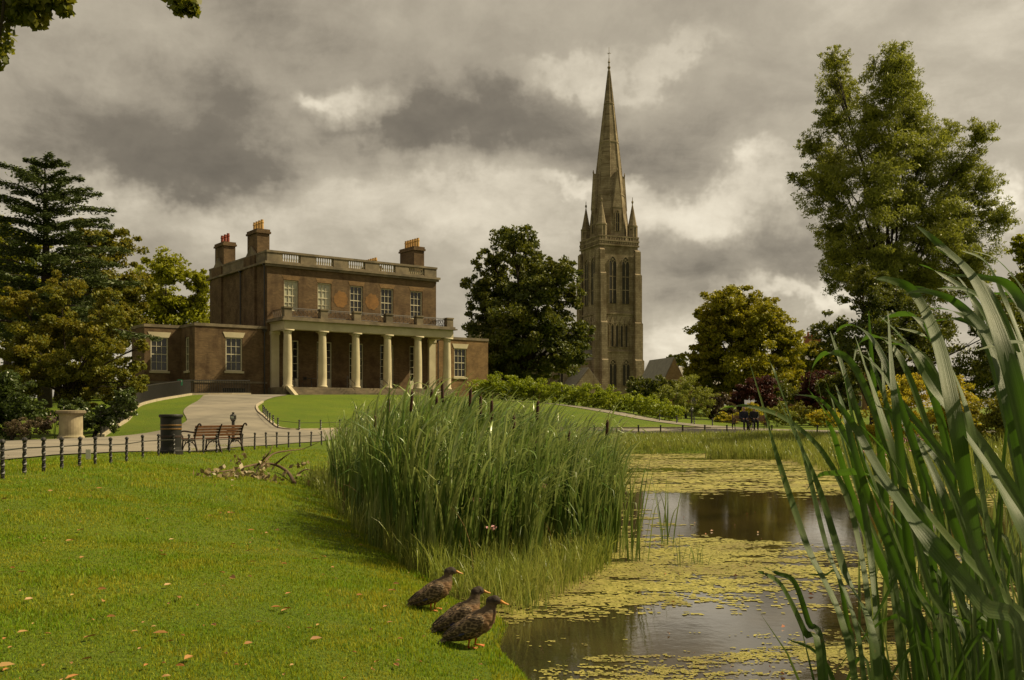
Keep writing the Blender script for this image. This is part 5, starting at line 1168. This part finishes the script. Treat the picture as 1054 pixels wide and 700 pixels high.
# litter bin
p = gnd(176, 467.5); bn = empty('litter_bin', p, 'black cylindrical litter bin with two dull gold bands beside the bench', 'litter bin')
M_bin = mat('black bin plastic', (.010, .010, .009), (.014, .013, .010), 5, .6, spec=.3); M_gold = mat('dull gold band', (.16, .085, .02), (.11, .055, .015), 9, .45)
mb = MB(); mb.lathe([(.32, -.03), (.32, .09), (.285, .12), (.27, .20), (.27, .70)], 32); mb.build('base', M_bin, bn, smooth=False)
mb = MB(); mb.lathe([(.275, .70), (.275, .98)], 32); mb.build('body', M_bin, bn)
for z in (.665, .765): MB().lathe([(.279, z), (.282, z+.01), (.282, z+.032), (.279, z+.042)], 32, cap=False).build('band', M_gold, bn)
mb = MB(); mb.lathe([(.275, .982), (.31, 1.0), (.315, 1.05), (.30, 1.075), (.19, 1.08), (.18, 1.04), (.17, .98)], 32); mb.build('lid', M_bin, bn)
mb = MB(); mb.lathe([(.277, .45), (.279, .46), (.279, .50), (.277, .51)], 32, cap=False); mb.build('band', M_rust, bn)

def bench(label):
    b = empty('park_bench', (0, 0, 0), label, 'bench')
    for X_ in (-.93, 0, .93):
        mb = MB(); r = .022
        back = catmull([(X_, -.40, 0), (X_, -.33, .15), (X_, -.25, .40), (X_, -.27, .55), (X_, -.36, .80), (X_, -.43, .88), (X_, -.50, .865), (X_, -.49, .82)], 4); back = back if X_ else back[:-9]; mb.tube(back, [r*1.1]*(len(back)-3)+([r*1.4, r*1.6, r*1.2] if X_ else [r, r, r*.9]), 6)
        fr = catmull([(X_, .38, 0), (X_, .30, .08), (X_, .27, .25), (X_, .25, .40)], 4); mb.tube(fr, [r]*len(fr), 6)
        mb.tube([(X_, -.26, .40), (X_, .26, .40)], [r, r], 6)
        if X_: 
            arm = catmull([(X_, -.29, .62), (X_, -.05, .64), (X_, .20, .66), (X_, .32, .64), (X_, .34, .58), (X_, .27, .50), (X_, .25, .40)], 4); mb.tube(arm, [r*1.15]*len(arm), 6)
        ar = [(X_, .30*math.cos(a)-.03, .02+.33*math.sin(a)) for a in np.linspace(math.pi, 0, 13)]; mb.tube(ar, [r*.75]*13, 5)
        for k in range(5):
            y0 = -.2+k*.1; mb.bar((X_, y0, .40), (X_, y0-.07, .30+.02*(k % 2)), .009); mb.bar((X_, y0, .40), (X_, y0+.07, .30), .009)
        mb.build('frame', M_rust, b)
    mb = MB()
    for k in range(6): y0 = -.20+k*.082; mb.box(-.97, .97, y0, y0+.062, .425, .452)
    mb.build('seat', M_wood, b)
    mb = MB()
    for k, (y0, z0) in enumerate([(-.253, .50), (-.275, .585), (-.30, .67), (-.33, .755)]):
        Mx = Matrix.Translation((0, y0, z0)) @ Matrix.Rotation(.27, 4, 'X'); mb.box(-.97, .97, .012, .034, 0, .070, Mx)
    mb.build('backrest', M_wood, b)
    MB().tube([(-.93, 0, .06), (.93, 0, .06)], [.012]*2, 5).build('stretcher', M_rust, b)
    return b
b1 = bench('old iron and wood park bench seen from behind, beside the black litter bin'); bx_, by_ = -9.22, 29.9; b1.location = (bx_, by_, H(bx_, by_)+.0); b1.rotation_euler.z = R(60.6)
b2 = copy_tree(b1); b2.location = (13.95, 57.0, H(13.95, 57)+.03); b2.rotation_euler.z = R(180); b2['label'] = 'far park bench across the pond on which two people in dark clothes sit'
b1['group'] = b2['group'] = 'park benches beside the paths'
# bollards
def bollard(p, label, sc=1.0):
    o = empty('bollard', p, label, 'bollard', 'black bollards by the paths'); mb = MB(); mb.lathe([(.085, -.1), (.085, .05), (.06, .09), (.055, .78), (.085, .80), (.085, .84)], 12); mb.build('shaft', M_iron, o)
    mb = MB(); mb.lathe([(.11, .845), (.115, .86), (.115, 1.0), (.09, 1.03), (.04, 1.05), (.04, 1.075), (.06, 1.10), (.02, 1.12)], 10); mb.build('head', M_iron, o)
    mb = MB(); mb.box(-.05, .05, -.124, -.117, .89, .98); mb.build('marker_plate', mat('pale plate', (.42, .46, .36)), o); return o
bollard(gpt(240, 35.6)+Vector((0, 0, .0)), 'black iron bollard with a pale plate standing on the path behind the bench')
b_ = bollard(gpt(712, 63), 'black iron bollard beside the climbing path, right of the hedge end', 1)

# voxel-fused bodies -----------------------------------------------------------
def ball_chain(name, chains, vox, m, parent=None, smooth_it=6):
    """chains: lists of (x,y,z,rx,ry,rz); fused into ONE continuous surface"""
    bmm = bmesh.new()
    for ch in chains:
        pts = []
        for a, b in zip(ch, ch[1:]):
            a = np.array(a, float); b = np.array(b, float); L = np.linalg.norm(a[:3]-b[:3]); n = max(1, int(L/(min(a[3:].min(), b[3:].min())*.45)))
            pts += [a+(b-a)*i/n for i in range(n)]
        pts.append(np.array(ch[-1], float))
        for q in pts: bmesh.ops.create_icosphere(bmm, subdivisions=2, radius=1, matrix=Matrix.Translation(q[:3]) @ Matrix.Diagonal((q[3], q[4], q[5], 1)))
    me = bpy.data.meshes.new(name); bmm.to_mesh(me); bmm.free(); o = bpy.data.objects.new(name, me); COL.objects.link(o); me.materials.append(m)
    r = o.modifiers.new('fuse', 'REMESH'); r.mode = 'VOXEL'; r.voxel_size = vox; r.use_smooth_shade = True
    s = o.modifiers.new('soft', 'SMOOTH'); s.factor = .5; s.iterations = smooth_it
    dg = bpy.context.evaluated_depsgraph_get(); dg.update(); nm_ = bpy.data.meshes.new_from_object(o.evaluated_get(dg)); o.modifiers.clear(); o.data = nm_
    if not nm_.materials: nm_.materials.append(m)
    if parent: o.parent = parent
    return o
def feather(name, dark, buff, sc, head=False):
    m = bpy.data.materials.new(name); m.use_nodes = True; t = NT(m.node_tree); tcn = t.n('ShaderNodeTexCoord').outputs['Object']
    sv = t.n('ShaderNodeVectorMath', operation='MULTIPLY', inp={0: tcn, 1: (.55, 1, 1)}).outputs[0]
    v = t.n('ShaderNodeTexVoronoi', inp={'Vector': sv, 'Scale': sc})
    col = t.mix(t.smooth(v.outputs[0], .42, .74), dark, buff); nz = t.noise(tcn, 45, 4, .7); col = t.mix(t.smooth(nz, .35, .75, 0, .5), col, tuple(x*.5 for x in dark))
    s = t.n('ShaderNodeSeparateXYZ', inp={0: tcn})
    if head:                                                  # dark crown and eye line, browner neck, warm breast
        brst = t.smooth(s.outputs[0], .03, .11); col = t.mix(t.math('MULTIPLY', brst, .55), col, (.20, .105, .045))
        hd = t.smooth(s.outputs[2], .225, .25); hc = t.mix(t.smooth(s.outputs[2], .300, .316), (.085, .058, .033), (.028, .019, .013))
        col = t.mix(hd, col, t.mix(t.smooth(nz, .4, .7, 0, .6), hc, (.035, .024, .016)))
        rump = t.smooth(s.outputs[0], -.13, -.20); col = t.mix(t.math('MULTIPLY', rump, .6), col, (.06, .045, .032))
    p_ = t.n('ShaderNodeBsdfPrincipled', inp={'Base Color': col, 'Roughness': .75, 'Specular IOR Level': .25})
    b = t.n('ShaderNodeBump', inp={'Strength': .5, 'Distance': .004, 'Height': v.outputs[0]}); t.t.links.new(b.outputs[0], p_.inputs['Normal'])
    o = t.n('ShaderNodeOutputMaterial'); t.t.links.new(p_.outputs[0], o.inputs[0]); return m
F_body = feather('mottled body feathers', (.040, .026, .016), (.24, .16, .09), 80, True)
F_wing = feather('wing feathers', (.050, .034, .022), (.22, .155, .095), 78)
F_flight = mat('flight feathers', (.075, .052, .034), (.032, .023, .016), 40, .7)
M_bill = mat('orange bill', (.50, .22, .035), (.30, .14, .03), 30, .4); M_foot = mat('orange foot', (.52, .16, .03), (.40, .11, .02), 30, .5)
def duck(label, turn=0.0, neck=0.0, wing=True):
    d_ = empty('duck', (0, 0, 0), label, 'duck', 'brown ducks on the bank'); c, s = math.cos(turn), math.sin(turn)
    def hd(x_, y_, z_): x_ -= .125; return (.125+x_*c-y_*s, x_*s+y_*c, z_+neck)
    body = [(-.205, 0, .098, .016, .030, .008), (-.17, 0, .104, .03, .048, .022), (-.125, 0, .115, .05, .072, .045), (-.07, 0, .128, .072, .092, .068), (0, 0, .142, .086, .102, .084), (.055, 0, .160, .080, .095, .084), (.090, 0, .178, .062, .076, .070), (.108, 0, .205, .048, .054, .055)]
    nk = [(.090, 0, .190, .057, .064, .06), (.112, 0, .222+neck*.4, .044, .046, .045), (.122, 0, .250+neck, .038, .038, .038), (*hd(.125, 0, .278), .040, .036, .040), (*hd(.147, 0, .290), .038, .033, .035), (*hd(.174, 0, .282), .021, .021, .020)]
    TL = .26; body = [(a[0], a[1], a[2]+TL*a[0], *a[3:]) for a in body]; nk = [(a[0]-.004, a[1], a[2]+.026, *a[3:]) for a in nk]; neck += .026
    ball_chain('body', [body, nk], .0065, F_body, d_, 5)
    # bill
    mb = MB(); ring = []
    prof = [(.180, .283, .015, .014), (.196, .278, .013, .012), (.212, .271, .014, .008), (.228, .266, .014, .006), (.238, .264, .010, .004)]
    for x_, z_, w_, h_ in prof:
        for k in range(8): a = k*math.pi/4; ring.append(hd(x_, w_*math.cos(a), z_+h_*math.sin(a)))
    mb.add(ring, [(i*8+k, i*8+(k+1) % 8, i*8+8+(k+1) % 8, i*8+8+k) for i in range(4) for k in range(8)]+[tuple(range(8)), tuple(32+k for k in range(7, -1, -1))]); mb.build('bill', M_bill, d_, smooth=True)
    for sd in (-1, 1):
        bm_ = bmesh.new(); bmesh.ops.create_icosphere(bm_, subdivisions=2, radius=.0055, matrix=Matrix.Translation(hd(.152, sd*.0315, .295))); me = bpy.data.meshes.new('eye'); bm_.to_mesh(me); bm_.free(); o = bpy.data.objects.new('eye', me); COL.objects.link(o); me.materials.append(mat('eye black', (.006, .005, .004), rough=.08, spec=.8)); o.parent = d_
        # folded wing lying on the flank, long flight feathers towards the tail
        w1 = [(.055, sd*.086, .180, .028, .018, .040), (.015, sd*.095, .172, .045, .018, .055), (-.035, sd*.092, .158, .05, .018, .052), (-.085, sd*.078, .144, .045, .017, .038), (-.135, sd*.055, .132, .036, .014, .024), (-.175, sd*.034, .124, .028, .010, .012)]
        w1 = [(a[0], a[1], a[2]+TL*a[0], *a[3:]) for a in w1]
        wg = ball_chain('wing', [w1], .0055, F_wing, d_, 4)
        mb = MB()
        for k in range(6):
            y0 = sd*(.100-.006*k); zz = .128+.012*k; zz -= .004; mb.tube([(-.0-.008*k, y0+sd*.004, zz+.010), (-.07, sd*(.100-.005*k), zz-.004), (-.135, sd*(.072-.004*k), zz-.012), (-.190-.004*k, sd*(.038-.003*k), .108+.005*k)], [.005, .008, .006, .0015], 5)
        mb.v = [(a, b, c_+TL*a) for a, b, c_ in mb.v]; mb.build('flight_feathers', F_flight, wg, smooth=True)
        mb = MB(); mb.prism([(-.045, .122), (-.078, .118), (-.083, .127), (-.052, .133)], lambda a, z, d, sd=sd: (a, sd*d, z+TL*a), .098, .1085); mb.build('wing_patch', mat('blue wing patch', (.03, .035, .12), (.02, .02, .06), 30, .3), wg)
        # leg with webbed foot
        x0 = .0+sd*.018; mb = MB(); mb.tube([(x0-.012, sd*.038, .095), (x0-.002, sd*.038, .055), (x0-.010, sd*.038, .012)], [.013, .0075, .0065], 7)
        for a in (-.5, 0, .5): mb.tube([(x0-.010, sd*.038, .010), (x0+.020, sd*.038+.030*math.sin(a)*.6, .010), (x0+.052, sd*.038+.050*math.sin(a), .005)], [.006, .0045, .003], 5)
        mb.add([(x0-.008, sd*.038, .009), (x0+.048, sd*.038-.024, .005), (x0+.054, sd*.038, .005), (x0+.048, sd*.038+.024, .005)], [(0, 1, 2), (0, 2, 3)]); mb.tube([(x0-.010, sd*.038, .010), (x0-.028, sd*.038, .006)], [.004, .002], 4)
        mb.build('leg', M_foot, d_, smooth=True)
    mb = MB()
    for k in range(7):
        a = (k-3)*.14; mb.tube([(-.17, .012*(k-3), .100), (-.205, .018*(k-3), .096), (-.235+.004*abs(k-3), .022*(k-3), .096)], [.008, .008, .002], 5)
    mb.v = [(a, b, c_+TL*a) for a, b, c_ in mb.v]; mb.build('tail', mat('pale edged tail feathers', (.22, .17, .12), (.07, .05, .035), 50, .7), d_, smooth=True)
    return d_
def put(o, px, py, rz, sc):
    p = gnd(px, py); o.location = p+Vector((0, 0, -.004)); o.rotation_euler.z = rz; o.scale = (sc, sc, sc)
put(duck('brown mottled duck standing apart, the rear left one of the three', .1), 446, 629, R(6), 1.0)
put(duck('brown duck half hidden, only its head and back showing behind the front one', .25, .012), 473, 654, R(10), 1.0)
put(duck('front duck of the three, nearest the water, with an orange bill pointing right', -.12, .0), 487, 666, R(-4), 1.06)

# two seated people across the pond
def person(label, x0, coat, hairc, legsc, cap=False):
    root = empty('person', (x0, 57.0, H(13.95, 57)+.03), label, 'person', 'people on the far bench', rz=R(180))
    J = lambda *a: a
    torso = [(0, -.06, .53, .15, .12, .11), (0, -.10, .70, .14, .10, .12), (0, -.12, .90, .17, .11, .12), (0, -.12, 1.03, .15, .09, .06), (0, -.10, 1.10, .055, .055, .05)]
    head = [(0, -.10, 1.10, .052, .055, .05), (0, -.08, 1.17, .055, .06, .05), (0, -.07, 1.24, .074, .09, .085), (0, -.075, 1.28, .076, .092, .075)]
    ch = [torso, head, [(0, .02, 1.225, .012, .02, .014), (0, .03, 1.235, .01, .012, .02)]]
    legs = []; arms = []; hands = []
    for s in (-1, 1):
        ch.append([(s*.077, -.08, 1.24, .012, .018, .03), (s*.078, -.08, 1.25, .010, .016, .02)])
        legs.append([(s*.09, -.04, .52, .09, .09, .085), (s*.10, .22, .53, .075, .075, .07), (s*.10, .40, .50, .062, .062, .062), (s*.10, .42, .28, .052, .055, .052), (s*.10, .40, .08, .038, .04, .04)])
        arms.append([(s*.19, -.12, 1.0, .06, .06, .06), (s*.23, -.08, .80, .05, .05, .05), (s*.22, -.02, .70, .043, .043, .043), (s*.12, .16, .66, .034, .034, .034)])
        hd_ = [[(s*.11, .18, .655, .03, .035, .018), (s*.09, .24, .640, .035, .035, .016)]]
        for k in range(4): hd_.append([(s*.09+(k-1.5)*.019, .26, .638, .0095, .0095, .0095), (s*.09+(k-1.5)*.021, .30+(.012 if k in (1, 2) else 0), .622, .008, .008, .008)])
        hd_.append([(s*.09-s*.035, .20, .645, .011, .011, .011), (s*.09-s*.06, .235, .640, .009, .009, .009)]); hands += hd_
    skin = mat('skin', (.46, .27, .18), (.40, .22, .15), 20, .55)
    ball_chain('body', ch+legs+arms+hands, .011, skin, root, 2)
    grow = lambda c, e: [(a[0], a[1], a[2], a[3]+e, a[4]+e, a[5]+e) for a in c]
    ball_chain('coat', [grow(torso[:-1], .022)]+[grow(a, .016) for a in arms], .016, coat, root, 3)
    ball_chain('trousers', [grow(l, .013) for l in legs]+[grow(torso[:1], .018)], .016, legsc, root, 3)
    ball_chain('hair', [[(0, -.10, 1.31, .078, .088, .045), (0, -.135, 1.26, .078, .06, .07)]], .012, hairc, root, 3)
    for s in (-1, 1):
        ball_chain('shoe', [[(s*.10, .39, .045, .04, .05, .035), (s*.10, .50, .035, .042, .06, .028)]], .01, mat('black shoe leather', (.012, .010, .009)), root, 2)
        MB().lathe([(.004, -.004), (.009, 0), (.004, .004)], 8, (s*.028, .0155, 1.262)).build('eye', mat('eye black', (.006, .005, .004)), root)
    MB().box(-.024, .024, .004, .0095, 1.188, 1.196).build('mouth', mat('lips', (.30, .10, .08)), root)
    return root
person('white-haired person in a dark navy coat sitting on the far bench, left of the pair', 13.62, mat('navy coat', (.012, .014, .028)), mat('white hair', (.62, .60, .55)), mat('dark trousers', (.02, .018, .018)))
person('brown-haired person in a black jacket sitting on the far bench, right of the pair', 14.22, mat('black jacket', (.010, .010, .011)), mat('brown hair', (.09, .05, .03)), mat('black trousers', (.012, .012, .013)))

# fallen dead branch on the lawn
def branch():
    c = gnd(285, 488); root = empty('fallen_branch', c, 'dead leafy branch lying on the lawn beside the left end of the reeds', 'branch'); mb = MB()
    def gp(px, py, up=.0): q = gnd(px, py); return q-c+Vector((0, 0, up))
    main = [gp(303, 499, .04), gp(296, 491, .12), gp(283, 486, .18), gp(268, 484.5, .16), gp(252, 486, .12), gp(232, 489, .08), gp(207, 489, .05)]; mm = catmull(main, 4); mb.tube(mm, list(np.linspace(.045, .012, len(mm))), 7)
    for pts in ([gp(268, 486, .1), gp(280, 482, .35), gp(296, 482, .45), gp(312, 481, .50), gp(328, 484, .75)], [gp(250, 486, .1), gp(244, 484, .35)], [gp(283, 486, .18), gp(292, 488, .4), gp(300, 489, .55)], [gp(262, 486, .1), gp(276, 490, .5), gp(281, 490, .75)], [gp(306, 493, .1), gp(315, 494, .25), gp(326, 495, .2)]):
        q = catmull(pts, 4); mb.tube(q, list(np.linspace(.028, .006, len(q))), 6)
    mb.build('wood', mat('bare dead wood', (.12, .075, .04), (.07, .04, .022), 9, .9), root, smooth=True)
    P = []
    for px, py, n, s, up in [(212, 490, 12, .12, .08), (222, 489, 10, .1, .1), (232, 491, 14, .12, .08), (243, 490, 26, .15, .10), (244, 484, 14, .10, .28), (255, 490, 34, .18, .10), (264, 491, 26, .15, .10), (270, 487, 16, .12, .2), (280, 494, 22, .15, .06), (276, 478, 10, .07, .15), (288, 492, 12, .2, .05), (311, 488, 14, .10, .3), (318, 494, 14, .15, .12), (300, 498, 10, .2, .03)]:
        P.append(np.array(gp(px, py+2, up))+rng.normal(size=(n, 3))*[s, s, .06])
    P = np.concatenate(P); leaves_mesh('dry_leaves', P, .13, leafmat('dry curled leaf', (.20, .15, .07), (.32, .25, .13), (.14, .10, .04), trans=.1, big=3), root, aspect=.6)
branch()

# pink flowering rush
def rush():
    r = empty('pink_flower', (0, 0, 0), 'pink flower', 'flower'); MB().tube([(0, 0, -.3), (.01, 0, .5), (0, 0, 1.0)], [.004, .0035, .003], 5).build('stem', M_reed, r)
    P = rng.normal(size=(26, 3)); P /= np.linalg.norm(P, axis=1)[:, None]; P = P*[.05, .05, .022]+[0, 0, 1.01]; leaves_mesh('bloom', P, .028, mat('pink petals', (.62, .27, .30), (.70, .42, .42), 30), r, aspect=.9); return r
f0 = None
for px, py, Y, lb in [(425, 516, 11.2, 'lowest left one in the reed bed'), (489, 514, 10.6, 'level with it, before the middle of the bed'), (559, 500, 11.0, 'large one right of the middle of the bed'), (506, 543, 10.3, 'lowest one just above the ducks'), (502, 486, 12.0, 'highest one in the middle of the bed'), (497, 484, 12.1, 'touching the highest one at its left')]:
    p = at(px, py, Y); o = rush() if f0 is None else copy_tree(f0); f0 = f0 or o; o.location = (p.x, p.y, p.z-1.01); o.rotation_euler.z = random.uniform(0, 6); o['label'] = 'pink flower head, '+lb; o['group'] = 'pink flowers among the reeds'
# reddish leaves afloat, flower specks on the right bank
mb = MB()
for _ in range(60):
    Y = random.uniform(5.2, 17); x_ = random.uniform(.3, .33*Y)
    if float(shore_dist(np.array([x_]), np.array([Y]))[0]) > -.1: continue
    s = random.uniform(.010, .030); a = random.uniform(0, 6); c_, s2 = math.cos(a), math.sin(a); q = [(-s, 0, .010), (0, -s*.45, .012), (s, 0, .016), (0, s*.4, .03)]; mb.add([(x_+c_*u-s2*v, Y+s2*u+c_*v, w2) for u, v, w2 in q], [(0, 1, 2), (0, 2, 3)])
o = mb.build('floating_leaves', leafmat('floating leaf', (.30, .07, .03), (.38, .24, .11), (.25, .05, .02), trans=.1)); tag(o, 'red and brown fallen leaves floating on the duckweed', 'fallen leaves', kind='stuff')
P = []
for _ in range(60):
    Y = random.uniform(25, 33); x_ = random.uniform(.345, .43)*Y; P.append((x_, Y, max(H(x_, Y), 0)+random.uniform(.5, 1.0)))
P = np.repeat(np.array(P), 5, axis=0)+rng.normal(size=(len(P)*5, 3))*.04
o = leaves_mesh('bank_flowers', P, .06, mat('pink bank petals', (.55, .30, .30), (.45, .22, .24), 9), None, aspect=.9); tag(o, 'small pink flowers dotted over the grass of the right bank', 'flowers', kind='stuff')
